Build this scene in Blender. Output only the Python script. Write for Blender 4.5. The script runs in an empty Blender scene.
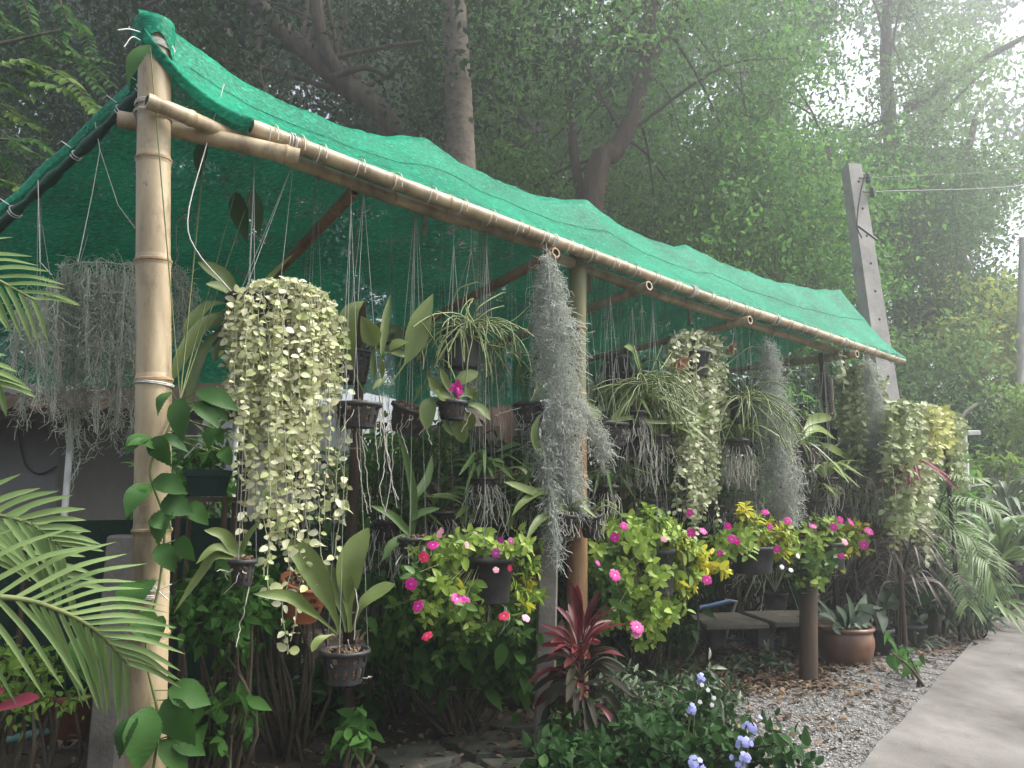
import bpy, math, random
import numpy as np
from mathutils import Vector
RNG = np.random.default_rng(11)
SC = bpy.context.scene
COL = SC.collection
R_ = math.radians

# ------------------------------------------------------------------ camera
FPX, HC, YH = 800.0, 1.1, 500.0
PITCH = math.atan((YH - 384.0) / FPX)
CP, SP = math.cos(PITCH), math.sin(PITCH)
cam_d = bpy.data.cameras.new('camera')
cam_d.sensor_width = 36.0
cam_d.lens = FPX / 1024.0 * 36.0
cam_d.clip_start = 0.05
cam_d.clip_end = 3000
cam = bpy.data.objects.new('camera', cam_d)
COL.objects.link(cam)
cam.location = (0, 0, HC)
cam.rotation_euler = (math.pi / 2 + PITCH, 0, 0)
SC.camera = cam

def ray(px, py):
    u, v = (px - 512.0) / FPX, (384.0 - py) / FPX
    return np.array((u, CP - v * SP, SP + v * CP))
CAM = np.array((0.0, 0.0, HC))
def P(px, py, Y):
    "world point at forward distance Y seen in that direction"
    d = ray(px, py)
    return CAM + d * (Y / d[1])
def G(px, py, z=0.0):
    "ground point"
    d = ray(px, py)
    return CAM + d * ((z - HC) / d[2])
# the line of front posts of the shelter
A0 = np.array((-1.165, 2.6, 0.0))
TD = np.array((0.773, 0.634, 0.0)); TD /= np.linalg.norm(TD)
ND = np.array((-TD[1], TD[0], 0.0))
def R(px, py, off=0.0):
    "point in the upright plane that lies off metres behind the front posts"
    d = ray(px, py)
    k = np.dot(A0 + off * ND - CAM, ND) / np.dot(d, ND)
    return CAM + d * k
def W(s, off, z):
    p = A0 + s * TD + off * ND
    return np.array((p[0], p[1], z))
def sco(p):
    q = np.asarray(p) - A0
    return float(np.dot(q, TD)), float(np.dot(q, ND))
def mpp(Y):
    return Y / FPX

# ------------------------------------------------------------------ materials
def _mat(name):
    m = bpy.data.materials.new(name); m.use_nodes = True
    nt = m.node_tree; nt.nodes.clear()
    out = nt.nodes.new('ShaderNodeOutputMaterial')
    return m, nt, out
def _ramp(nt, cols, interp='LINEAR'):
    r = nt.nodes.new('ShaderNodeValToRGB')
    cr = r.color_ramp; cr.interpolation = interp
    n = len(cols)
    while len(cr.elements) < n: cr.elements.new(0.5)
    for i, c in enumerate(cols):
        cr.elements[i].position = i / max(1, n - 1)
        cr.elements[i].color = (*c, 1)
    return r
def leaf_mat(name, cols, trans=0.3, rough=0.45, spec=0.35, noise=0.25, nscale=9.0):
    m, nt, out = _mat(name)
    g = nt.nodes.new('ShaderNodeNewGeometry')
    tc = nt.nodes.new('ShaderNodeTexCoord')
    nz = nt.nodes.new('ShaderNodeTexNoise'); nz.inputs['Scale'].default_value = nscale; nz.inputs['Detail'].default_value = 3
    nt.links.new(tc.outputs['Object'], nz.inputs['Vector'])
    r = _ramp(nt, cols)
    mx = nt.nodes.new('ShaderNodeMix'); mx.data_type = 'FLOAT'
    mx.inputs[0].default_value = noise
    nt.links.new(g.outputs['Random Per Island'], mx.inputs[2])
    nt.links.new(nz.outputs['Fac'], mx.inputs[3])
    nt.links.new(mx.outputs[0], r.inputs['Fac'])
    p = nt.nodes.new('ShaderNodeBsdfPrincipled')
    p.inputs['Roughness'].default_value = rough
    p.inputs['Specular IOR Level'].default_value = spec
    nt.links.new(r.outputs['Color'], p.inputs['Base Color'])
    if trans > 0:
        t = nt.nodes.new('ShaderNodeBsdfTranslucent')
        nt.links.new(r.outputs['Color'], t.inputs['Color'])
        ms = nt.nodes.new('ShaderNodeMixShader'); ms.inputs[0].default_value = trans
        nt.links.new(p.outputs[0], ms.inputs[1]); nt.links.new(t.outputs[0], ms.inputs[2])
        nt.links.new(ms.outputs[0], out.inputs['Surface'])
    else:
        nt.links.new(p.outputs[0], out.inputs['Surface'])
    return m
def surf_mat(name, cols, scale=6.0, rough=0.7, bump=0.3, bscale=40.0, detail=6, stretch=(1, 1, 1), spec=0.3, metal=0.0, coord='Object', bdist=0.01):
    m, nt, out = _mat(name)
    tc = nt.nodes.new('ShaderNodeTexCoord')
    mp = nt.nodes.new('ShaderNodeMapping'); mp.inputs['Scale'].default_value = stretch
    nt.links.new(tc.outputs[coord], mp.inputs['Vector'])
    n1 = nt.nodes.new('ShaderNodeTexNoise'); n1.inputs['Scale'].default_value = scale; n1.inputs['Detail'].default_value = detail; n1.inputs['Roughness'].default_value = 0.62
    nt.links.new(mp.outputs[0], n1.inputs['Vector'])
    st = nt.nodes.new('ShaderNodeMapRange'); st.inputs[1].default_value = 0.3; st.inputs[2].default_value = 0.7
    nt.links.new(n1.outputs['Fac'], st.inputs[0])
    r = _ramp(nt, cols)
    nt.links.new(st.outputs[0], r.inputs['Fac'])
    p = nt.nodes.new('ShaderNodeBsdfPrincipled')
    p.inputs['Roughness'].default_value = rough
    p.inputs['Specular IOR Level'].default_value = spec
    p.inputs['Metallic'].default_value = metal
    nt.links.new(r.outputs['Color'], p.inputs['Base Color'])
    if bump > 0:
        n2 = nt.nodes.new('ShaderNodeTexNoise'); n2.inputs['Scale'].default_value = bscale; n2.inputs['Detail'].default_value = 5
        nt.links.new(mp.outputs[0], n2.inputs['Vector'])
        b = nt.nodes.new('ShaderNodeBump'); b.inputs['Strength'].default_value = bump; b.inputs['Distance'].default_value = bdist
        nt.links.new(n2.outputs['Fac'], b.inputs['Height'])
        nt.links.new(b.outputs[0], p.inputs['Normal'])
    nt.links.new(p.outputs[0], out.inputs['Surface'])
    return m

# ------------------------------------------------------------------ mesh builder
class MB:
    def __init__(s):
        s.v = []; s.f = []; s.n = 0
    def add(s, v, f, mi=0, smooth=True):
        v = np.asarray(v, float).reshape(-1, 3); f = np.asarray(f, np.int64)
        if len(f) == 0: return
        s.v.append(v); s.f.append((f + s.n, mi, smooth)); s.n += len(v)
    def build(s, name, mats, origin=(0, 0, 0), parent=None):
        me = bpy.data.meshes.new(name)
        if s.n:
            V = np.concatenate(s.v) - np.asarray(origin)
            me.vertices.add(len(V)); me.vertices.foreach_set('co', V.astype(np.float32).ravel())
            li, ls, lt, mi, sm = [], [], [], [], []
            st = 0
            for f, m, smf in s.f:
                k = f.shape[1]; c = f.shape[0]
                li.append(f.ravel()); ls.append(st + np.arange(c) * k); lt.append(np.full(c, k)); mi.append(np.full(c, m)); sm.append(np.full(c, smf))
                st += c * k
            li = np.concatenate(li); ls = np.concatenate(ls); mi = np.concatenate(mi); sm = np.concatenate(sm)
            me.loops.add(len(li)); me.loops.foreach_set('vertex_index', li.astype(np.int32))
            me.polygons.add(len(ls)); me.polygons.foreach_set('loop_start', ls.astype(np.int32))
            me.polygons.foreach_set('material_index', mi.astype(np.int32))
            me.polygons.foreach_set('use_smooth', sm.astype(bool))
            me.update(calc_edges=True)
        for m in (mats if isinstance(mats, (list, tuple)) else [mats]):
            me.materials.append(m)
        o = bpy.data.objects.new(name, me); COL.objects.link(o)
        if parent is not None: o.parent = parent
        return o
def nrm(a):
    a = np.asarray(a, float)
    return a / np.maximum(np.linalg.norm(a, axis=-1, keepdims=True), 1e-9)
def catmull(pts, n):
    p = np.asarray(pts, float)
    if len(p) == 2:
        t = np.linspace(0, 1, n)[:, None]; return p[0] * (1 - t) + p[1] * t
    q = np.vstack((2 * p[0] - p[1], p, 2 * p[-1] - p[-2]))
    out = []
    for t in np.linspace(0, len(p) - 1 - 1e-6, n):
        i = int(t); f = t - i
        a, b, c, d = q[i], q[i + 1], q[i + 2], q[i + 3]
        out.append(0.5 * (2 * b + (c - a) * f + (2 * a - 5 * b + 4 * c - d) * f * f + (3 * b - a - 3 * c + d) * f ** 3))
    return np.array(out)
def frames(pts):
    p = np.asarray(pts, float)
    t = np.gradient(p, axis=0); t = nrm(t)
    up = np.array((0, 0, 1.0)) if abs(t[0][2]) < 0.9 else np.array((1.0, 0, 0))
    a = nrm(np.cross(t[0], up)); A = [a]
    for i in range(1, len(p)):
        a = a - t[i] * np.dot(a, t[i]); a = nrm(a); A.append(a)
    A = np.array(A); B = np.cross(t, A)
    return t, A, B
def tube(mb, pts, rad, ns=8, mi=0, cap=True):
    p = np.asarray(pts, float); n = len(p)
    r = np.broadcast_to(np.asarray(rad, float), (n,)) if np.ndim(rad) <= 1 else rad
    t, A, B = frames(p)
    th = np.linspace(0, 2 * math.pi, ns, endpoint=False)
    V = p[:, None, :] + r[:, None, None] * (np.cos(th)[None, :, None] * A[:, None, :] + np.sin(th)[None, :, None] * B[:, None, :])
    i = np.arange(n - 1)[:, None] * ns; j = np.arange(ns)[None, :]; j2 = (j + 1) % ns
    F = np.stack((i + j, i + j2, i + ns + j2, i + ns + j), -1).reshape(-1, 4)
    mb.add(V.reshape(-1, 3), F, mi)
    if cap and ns >= 3:
        for k in (0, n - 1):
            ring = V[k]; c = p[k]
            f = [(0, 1 + q, 1 + (q + 1) % ns) for q in range(ns)]
            if k: f = [(a, c_, b) for a, b, c_ in f]
            mb.add(np.vstack((c, ring)), f, mi)
def lathe(mb, prof, c, ns=28, mi=0, axis=None, smooth=True, sx=1.0):
    "profile of (radius, height) turned about an upright axis through c"
    c = np.asarray(c, float); prof = np.asarray(prof, float); n = len(prof)
    th = np.linspace(0, 2 * math.pi, ns, endpoint=False)
    L = np.stack((prof[:, 0:1] * np.cos(th) * sx, prof[:, 0:1] * np.sin(th), np.broadcast_to(prof[:, 1:2], (n, ns))), -1)
    if axis is not None:
        z = nrm(axis); x = nrm(np.cross((0, 1.0, 0.02), z)); y = np.cross(z, x)
        L = L[..., 0:1] * x + L[..., 1:2] * y + L[..., 2:3] * z
    V = L + c
    i = np.arange(n - 1)[:, None] * ns; j = np.arange(ns)[None, :]; j2 = (j + 1) % ns
    F = np.stack((i + j, i + j2, i + ns + j2, i + ns + j), -1).reshape(-1, 4)
    mb.add(V.reshape(-1, 3), F, mi, smooth)
def box(mb, c, size, x=(1, 0, 0), y=(0, 1, 0), mi=0, bev=0.0):
    c = np.asarray(c, float); x = nrm(x); y = nrm(y); z = np.cross(x, y)
    h = np.asarray(size, float) / 2
    if bev <= 0:
        s = np.array([(a, b, d) for d in (-1, 1) for b in (-1, 1) for a in (-1, 1)], float) * h
        V = c + s[:, 0:1] * x + s[:, 1:2] * y + s[:, 2:3] * z
        mb.add(V, [(0, 2, 3, 1), (4, 5, 7, 6), (0, 1, 5, 4), (2, 6, 7, 3), (0, 4, 6, 2), (1, 3, 7, 5)], mi, False)
        return
    b = bev
    def ring(hx, hy, zz):
        q = [(-hx + b, -hy), (hx - b, -hy), (hx, -hy + b), (hx, hy - b), (hx - b, hy), (-hx + b, hy), (-hx, hy - b), (-hx, -hy + b)]
        return [(u, v, zz) for u, v in q]
    rs = ring(h[0] - b, h[1] - b, -h[2]) + ring(h[0], h[1], -h[2] + b) + ring(h[0], h[1], h[2] - b) + ring(h[0] - b, h[1] - b, h[2])
    s = np.array(rs)
    V = c + s[:, 0:1] * x + s[:, 1:2] * y + s[:, 2:3] * z
    F = [(r * 8 + k, r * 8 + (k + 1) % 8, r * 8 + 8 + (k + 1) % 8, r * 8 + 8 + k) for r in range(3) for k in range(8)]
    mb.add(V, F, mi, False)
    mb.add(V[24:32], [tuple(range(8))], mi, False); mb.add(V[0:8], [tuple(range(7, -1, -1))], mi, False)

# ------------------------------------------------------------------ leaf templates (length along y, width x, normal z)
def tmpl(rows, widths, fold=0.12, droop=0.0, cols=3):
    V, F = [], []
    for y, w in zip(rows, widths):
        z = -droop * y * y
        if cols == 3: V += [(-w, y, z + fold * w * 2), (0, y, z), (w, y, z + fold * w * 2)]
        else: V += [(-w, y, z), (w, y, z)]
    n = len(rows)
    for i in range(n - 1):
        for k in range(cols - 1):
            a = i * cols + k
            F.append((a, a + 1, a + cols + 1, a + cols))
    return np.array(V), np.array(F)
T_TREE = tmpl([0, .45, 1], [.03, .26, .02], droop=.25, cols=2)
T_OVAL = tmpl([0, .15, .45, .8, 1], [.03, .25, .36, .24, .03], fold=.12, droop=.18)
T_OVATE = tmpl([0, .1, .3, .6, .85, 1], [.02, .17, .27, .22, .09, .01], fold=.2, droop=.3)
T_LANCE = tmpl([0, .15, .4, .7, 1], [.02, .1, .14, .1, .005], fold=.25, droop=.35)
T_STRAP = tmpl([0, .2, .45, .75, 1], [.02, .045, .05, .04, .004], fold=.3, droop=.5)
T_PEBBLE = None
def scatter(mb, T, Pn, D, N, S, mi=0, wid=None):
    tv, tf = T
    D = nrm(D); X = nrm(np.cross(D, N)); Z = np.cross(X, D)
    S = np.broadcast_to(np.asarray(S, float), (len(Pn),))
    wd = np.ones(len(Pn)) if wid is None else np.broadcast_to(wid, (len(Pn),))
    V = Pn[:, None, :] + S[:, None, None] * (tv[None, :, 0:1] * wd[:, None, None] * X[:, None, :] + tv[None, :, 1:2] * D[:, None, :] + tv[None, :, 2:3] * Z[:, None, :])
    F = tf[None] + (np.arange(len(Pn)) * len(tv))[:, None, None]
    mb.add(V.reshape(-1, 3), F.reshape(-1, tf.shape[1]), mi)
def rdir(n, rng=None):
    return nrm((rng or RNG).normal(size=(n, 3)))
ORCH = ([0, .12, .25, .42, .62, .82, .93, 1], [.16, .18, .34, .8, 1, .82, .45, .06])
STRP = ([0, .2, .5, .8, 1], [.7, .95, 1, .7, .05])
PETI = ([0, .25, .33, .5, .7, .88, 1], [.07, .07, .5, 1, .85, .42, .03])
def blade(mb, pts, w, prof=ORCH, face=None, fold=0.2, n=14, mi=0, twist=0.0, rib=0.0):
    "a strap leaf along a 3-D line; face = where its upper side looks"
    p = catmull(pts, n); t = nrm(np.gradient(p, axis=0))
    f = np.array((0.1, -0.8, 0.55)) if face is None else np.asarray(face, float)
    X = nrm(np.cross(t, f)); Z = np.cross(X, t)
    if twist:
        a = np.linspace(0, twist, n)[:, None]; X, Z = X * np.cos(a) + Z * np.sin(a), Z * np.cos(a) - X * np.sin(a)
    ww = np.interp(np.linspace(0, 1, n), *prof)[:, None] * w * 0.5
    if rib:
        rb = rib * w * np.where(np.arange(n) % 2, 1, -1)[:, None] * Z
        p2 = p + rb
    else: p2 = p
    L = p2 - X * ww + Z * ww * fold * 2; M = p; Rr = p2 + X * ww + Z * ww * fold * 2
    V = np.stack((L, M, Rr), 1).reshape(-1, 3)
    F = [(i * 3 + k, i * 3 + k + 1, i * 3 + k + 4, i * 3 + k + 3) for i in range(n - 1) for k in (0, 1)]
    mb.add(V, F, mi)

# ------------------------------------------------------------------ things and parts
class Thing:
    def __init__(s, name, label, cat, loc, group=None):
        s.loc = np.asarray(loc, float)
        o = bpy.data.objects.new(name, None); COL.objects.link(o)
        o.location = tuple(s.loc); o.empty_display_size = 0.1
        o['label'] = label; o['category'] = cat
        if group: o['group'] = group
        s.o = o
    def part(s, name, mb, mats, parent=None, label=None, kind=None):
        o = mb.build(name, mats, s.loc, parent or s.o)
        if label: o['label'] = label
        if kind: o['kind'] = kind
        return o
def single(name, mb, mats, label, cat, group=None):
    V = np.concatenate(mb.v); loc = np.array((V[:, 0].mean(), V[:, 1].mean(), V[:, 2].min()))
    o = mb.build(name, mats, loc); o.location = tuple(loc)
    o['label'] = label; o['category'] = cat
    if group: o['group'] = group
    return o
def structure(name, mb, mats):
    o = mb.build(name, mats); o['kind'] = 'structure'; return o
def stuff(name, mb, mats, label, cat):
    o = mb.build(name, mats); o['kind'] = 'stuff'; o['label'] = label; o['category'] = cat; return o
# ------------------------------------------------------------------ the materials of the place
M = {}
M['bamboo'] = surf_mat('bamboo', [(.11, .085, .05), (.28, .22, .135), (.38, .305, .19), (.43, .36, .245)], scale=7, rough=.42, bump=.12, bscale=26, stretch=(1, 1, .22), spec=.4)
def spot(m, dark, lo=.63, hi=.70, sc=38):
    nt = m.node_tree; p = next(n for n in nt.nodes if n.type == 'BSDF_PRINCIPLED'); src = p.inputs['Base Color'].links[0].from_socket
    tc = nt.nodes.new('ShaderNodeTexCoord'); mp = nt.nodes.new('ShaderNodeMapping'); mp.inputs['Scale'].default_value = (1, 1, .5); nt.links.new(tc.outputs['Object'], mp.inputs[0])
    n = nt.nodes.new('ShaderNodeTexNoise'); n.inputs['Scale'].default_value = sc; n.inputs['Detail'].default_value = 6; n.inputs['Roughness'].default_value = .7; nt.links.new(mp.outputs[0], n.inputs[0])
    r = nt.nodes.new('ShaderNodeMapRange'); r.inputs[1].default_value = lo; r.inputs[2].default_value = hi; r.inputs[4].default_value = .8; nt.links.new(n.outputs['Fac'], r.inputs[0])
    mx = nt.nodes.new('ShaderNodeMix'); mx.data_type = 'RGBA'; mx.inputs[7].default_value = (*dark, 1); nt.links.new(r.outputs[0], mx.inputs[0]); nt.links.new(src, mx.inputs[6]); nt.links.new(mx.outputs[2], p.inputs['Base Color'])
spot(M['bamboo'], (.09, .065, .04)); spot(M['path'] if 'path' in M else M['bamboo'], (.15, .115, .07), .52, .66, 12)
M['bamboo_node'] = surf_mat('bamboo_node', [(.16, .10, .05), (.38, .27, .15)], scale=30, rough=.6, bump=.2)
M['bamboo_inner'] = surf_mat('bamboo_inner', [(.12, .08, .04), (.2, .14, .08)], scale=30, rough=.8)
M['old_pole'] = surf_mat('old_pole', [(.022, .015, .011), (.055, .036, .023), (.095, .062, .038)], scale=7, rough=.6, bump=.3, stretch=(1, 1, .25))
M['orange_pole'] = surf_mat('orange_pole', [(.11, .065, .033), (.23, .14, .07), (.29, .185, .10)], scale=8, rough=.55, bump=.25, stretch=(1, 1, .3))
M['green_pole'] = surf_mat('green_pole', [(.06, .06, .025), (.12, .125, .05), (.17, .15, .075)], scale=6, rough=.5, bump=.2, stretch=(1, 1, .3))
M['concrete'] = surf_mat('concrete', [(.075, .07, .06), (.14, .13, .115), (.21, .20, .18)], scale=5, rough=.9, bump=.35, bscale=60)
M['pole_concrete'] = surf_mat('pole_concrete', [(.26, .245, .225), (.38, .36, .335), (.47, .45, .42)], scale=4, rough=.9, bump=.3, bscale=50)
M['hole'] = surf_mat('hole', [(.02, .02, .02), (.03, .03, .03)], rough=.95, bump=0)
M['wire'] = surf_mat('wire', [(.16, .17, .16), (.32, .33, .31)], scale=20, rough=.5, bump=0)
M['twine'] = surf_mat('twine', [(.45, .44, .40), (.65, .64, .60)], scale=30, rough=.7, bump=0)
M['root'] = surf_mat('root', [(.30, .29, .25), (.58, .56, .50)], scale=12, rough=.8, bump=0)
M['plastic'] = surf_mat('black_plastic', [(.012, .012, .013), (.03, .031, .032), (.05, .052, .052)], scale=14, rough=.5, bump=.1, spec=.4)
M['greyplastic'] = surf_mat('grey_plastic', [(.035, .037, .04), (.065, .068, .07)], scale=9, rough=.55, bump=.1)
M['greenplastic'] = surf_mat('green_plastic', [(.008, .03, .024), (.014, .045, .036)], scale=9, rough=.5, bump=.1)
M['terracotta'] = surf_mat('terracotta', [(.26, .085, .04), (.40, .14, .07), (.47, .19, .10)], scale=9, rough=.8, bump=.2)
M['oldterra'] = surf_mat('weathered_terracotta', [(.09, .04, .025), (.20, .08, .045), (.26, .12, .07)], scale=7, rough=.85, bump=.3)
M['glazed'] = surf_mat('brown_glaze', [(.055, .028, .017), (.13, .06, .032), (.21, .105, .06)], scale=5, rough=.35, bump=.15, stretch=(1, 1, .4), spec=.5)
M['bark_mix'] = surf_mat('bark_mix', [(.03, .02, .012), (.12, .08, .05), (.22, .15, .09)], scale=60, rough=.95, bump=.8, bscale=90)
M['bark'] = surf_mat('bark', [(.045, .036, .028), (.10, .08, .062), (.16, .13, .10)], scale=9, rough=.95, bump=.8, bscale=22, stretch=(1, 1, .3), bdist=.03)
M['redbark'] = surf_mat('reddish_bark', [(.028, .02, .014), (.07, .046, .032), (.11, .075, .052)], scale=9, rough=.95, bump=.8, bscale=22, stretch=(1, 1, .3), bdist=.03)
M['palmbark'] = surf_mat('palm_bark', [(.07, .055, .045), (.15, .12, .095), (.20, .165, .13)], scale=11, rough=.95, bump=.7, bscale=18, stretch=(1, 1, 1.6), bdist=.02)
M['palebark'] = surf_mat('pale_bark', [(.22, .20, .17), (.38, .35, .30)], scale=12, rough=.85, bump=.4)
M['stem'] = surf_mat('green_stem', [(.07, .10, .03), (.16, .18, .07)], scale=14, rough=.6, bump=0)
M['palestem'] = surf_mat('pale_stem', [(.26, .27, .16), (.42, .42, .28)], scale=14, rough=.6, bump=0)
M['darkstem'] = surf_mat('dark_stem', [(.035, .03, .02), (.08, .065, .04)], scale=14, rough=.8, bump=.2)

M['lv_dark'] = leaf_mat('leaf_deep_green', [(.007, .024, .006), (.02, .056, .015), (.042, .10, .025)], trans=.25, spec=.12, rough=.6)
M['lv_tama'] = leaf_mat('leaf_tamarind', [(.024, .07, .018), (.06, .15, .035), (.12, .25, .06)], trans=.45, spec=.12, rough=.6)
M['lv_mid'] = leaf_mat('leaf_mid_green', [(.032, .09, .02), (.075, .20, .042), (.15, .33, .07), (.23, .42, .09)], trans=.42, spec=.12, rough=.6)
M['lv_hazy'] = leaf_mat('leaf_soft_green', [(.075, .17, .05), (.16, .30, .085), (.28, .44, .14)], trans=.42, spec=.12, rough=.6)
M['lv_lime'] = leaf_mat('leaf_lime', [(.08, .17, .028), (.17, .29, .055), (.28, .39, .08)], trans=.4, spec=.12, rough=.6)
M['lv_spray'] = leaf_mat('leaf_spray', [(.04, .085, .02), (.09, .16, .035), (.13, .21, .05)], trans=.35, spec=.12, rough=.6)
M['lv_yel'] = leaf_mat('leaf_yellow_green', [(.20, .30, .06), (.36, .44, .09), (.52, .54, .12)], trans=.4, spec=.12, rough=.6)
M['lv_shrub'] = leaf_mat('leaf_shrub', [(.012, .036, .012), (.03, .075, .022), (.055, .115, .034)], trans=.3, spec=.12, rough=.6)
M['lv_under'] = leaf_mat('leaf_undergrowth', [(.03, .085, .018), (.065, .165, .035), (.105, .24, .05)], trans=.4, spec=.12, rough=.6)
M['lv_vine'] = leaf_mat('leaf_vine', [(.018, .058, .012), (.036, .10, .02), (.06, .145, .03)], trans=.3, rough=.5, spec=.22, noise=.5)
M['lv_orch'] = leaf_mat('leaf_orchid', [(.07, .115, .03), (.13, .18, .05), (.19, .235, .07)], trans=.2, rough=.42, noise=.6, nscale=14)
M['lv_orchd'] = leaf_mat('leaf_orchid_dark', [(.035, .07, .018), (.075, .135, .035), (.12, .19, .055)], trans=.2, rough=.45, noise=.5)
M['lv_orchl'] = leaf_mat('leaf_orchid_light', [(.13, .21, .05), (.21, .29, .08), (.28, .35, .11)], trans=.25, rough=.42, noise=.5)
M['lv_dis'] = leaf_mat('leaf_dischidia', [(.22, .29, .09), (.42, .47, .20), (.58, .60, .36), (.68, .68, .48), (.40, .34, .16)], trans=.3, rough=.5)
M['lv_dis2'] = leaf_mat('leaf_variegated', [(.14, .20, .07), (.30, .36, .17), (.55, .57, .38), (.62, .62, .46)], trans=.3, rough=.5)
M['lv_dis3'] = leaf_mat('leaf_pale_green', [(.14, .19, .07), (.25, .31, .12), (.40, .43, .22)], trans=.3, rough=.5)
M['lv_disy'] = leaf_mat('leaf_gold', [(.28, .32, .08), (.44, .46, .13), (.56, .56, .22)], trans=.35)
M['lv_rhip'] = leaf_mat('stem_rhipsalis', [(.09, .13, .045), (.16, .21, .075), (.24, .28, .12)], trans=.1, noise=.4)
M['lv_moss'] = leaf_mat('moss_grey', [(.46, .49, .43), (.64, .67, .62), (.78, .80, .76)], trans=.6, rough=.8, spec=.1)
M['lv_mossd'] = leaf_mat('moss_grey_green', [(.50, .53, .44), (.68, .70, .61), (.80, .81, .74)], trans=.6, rough=.8, spec=.1)
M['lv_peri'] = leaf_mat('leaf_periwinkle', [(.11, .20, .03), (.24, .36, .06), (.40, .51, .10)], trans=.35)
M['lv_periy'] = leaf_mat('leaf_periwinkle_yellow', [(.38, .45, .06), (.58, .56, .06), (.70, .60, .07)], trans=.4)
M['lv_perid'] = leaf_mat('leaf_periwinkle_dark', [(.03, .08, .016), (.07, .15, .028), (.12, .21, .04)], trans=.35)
M['lv_palm'] = leaf_mat('leaf_palm', [(.10, .17, .055), (.15, .225, .08), (.21, .29, .11)], trans=.3, rough=.55, spec=.18, noise=.4)
M['lv_palmf'] = leaf_mat('leaf_far_palm', [(.06, .12, .035), (.12, .20, .06), (.2, .28, .10)], trans=.3)
M['lv_red'] = leaf_mat('leaf_cordyline_red', [(.03, .007, .009), (.075, .012, .017), (.15, .026, .032), (.11, .06, .025)], trans=.3, noise=.5, nscale=12)
M['lv_mar'] = leaf_mat('leaf_maroon', [(.018, .018, .012), (.03, .027, .019), (.042, .045, .026)], trans=.2, spec=.1, rough=.6, noise=.4)
M['lv_strap'] = leaf_mat('leaf_strap_dusky', [(.05, .045, .036), (.10, .085, .07), (.18, .15, .13)], trans=.2)
M['lv_pink'] = leaf_mat('leaf_bromeliad_red', [(.10, .012, .022), (.20, .025, .045), (.28, .06, .075)], trans=.35)
M['lv_grey'] = leaf_mat('leaf_grey_green', [(.06, .10, .06), (.12, .17, .11), (.19, .24, .16)], trans=.2, noise=.5)
M['lv_sage'] = leaf_mat('leaf_sage', [(.045, .075, .04), (.085, .125, .07), (.16, .20, .13)], trans=.25)
M['lv_purp'] = leaf_mat('leaf_purple', [(.03, .018, .025), (.07, .04, .055), (.11, .075, .085)], trans=.2)
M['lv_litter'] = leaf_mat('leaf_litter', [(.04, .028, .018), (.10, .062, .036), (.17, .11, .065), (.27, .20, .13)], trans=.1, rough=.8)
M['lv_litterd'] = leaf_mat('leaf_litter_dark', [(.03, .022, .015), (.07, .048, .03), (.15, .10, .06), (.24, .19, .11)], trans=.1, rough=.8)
M['pet_mag'] = leaf_mat('petal_magenta', [(.42, .008, .20), (.60, .02, .30)], trans=.35)
M['pet_red'] = leaf_mat('petal_crimson', [(.50, .015, .06), (.68, .05, .14)], trans=.35)
M['pet_pink'] = leaf_mat('petal_pink', [(.62, .22, .30), (.75, .42, .48)], trans=.35)
M['pet_purp'] = leaf_mat('petal_purple', [(.20, .01, .13), (.33, .03, .22)], trans=.3)
M['pet_blue'] = leaf_mat('petal_blue', [(.30, .32, .66), (.46, .48, .80)], trans=.35)
M['pet_white'] = leaf_mat('petal_white', [(.7, .7, .68), (.8, .8, .78)], trans=.35)
M['pet_brown'] = leaf_mat('petal_dry', [(.22, .12, .06), (.42, .26, .15)], trans=.2)
M['eye'] = leaf_mat('flower_eye', [(.75, .72, .65), (.8, .76, .7)], trans=0)
M['bluepipe'] = surf_mat('blue_pipe', [(.03, .10, .24), (.05, .15, .33)], scale=12, rough=.4, bump=0, spec=.5)
M['aquapipe'] = surf_mat('grey_green_pipe', [(.06, .13, .13), (.11, .20, .20)], scale=12, rough=.5, bump=0)
M['steel'] = surf_mat('grey_steel', [(.22, .22, .21), (.36, .36, .35)], scale=9, rough=.5, bump=.05, metal=.3)
M['whitepaint'] = surf_mat('white_paint', [(.5, .5, .48), (.68, .68, .66)], scale=6, rough=.6, bump=.05)
M['slab'] = surf_mat('paving_stone', [(.035, .04, .028), (.075, .078, .06), (.11, .11, .09)], scale=8, rough=.9, bump=.5, bscale=35)
M['stone'] = surf_mat('grey_stone', [(.10, .09, .075), (.17, .15, .125), (.23, .21, .175)], scale=7, rough=.9, bump=.4)
M['wall'] = surf_mat('grey_render', [(.16, .158, .15), (.22, .215, .205)], scale=3, rough=.9, bump=.2)
M['rooftile'] = surf_mat('brown_roof', [(.012, .010, .008), (.028, .021, .016), (.045, .035, .027)], scale=8, spec=.05, rough=.85, bump=.4)
M['oldwood'] = surf_mat('old_wood', [(.035, .027, .02), (.085, .065, .047), (.12, .095, .07)], scale=6, rough=.9, bump=.4, stretch=(1, 6, 1))

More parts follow.
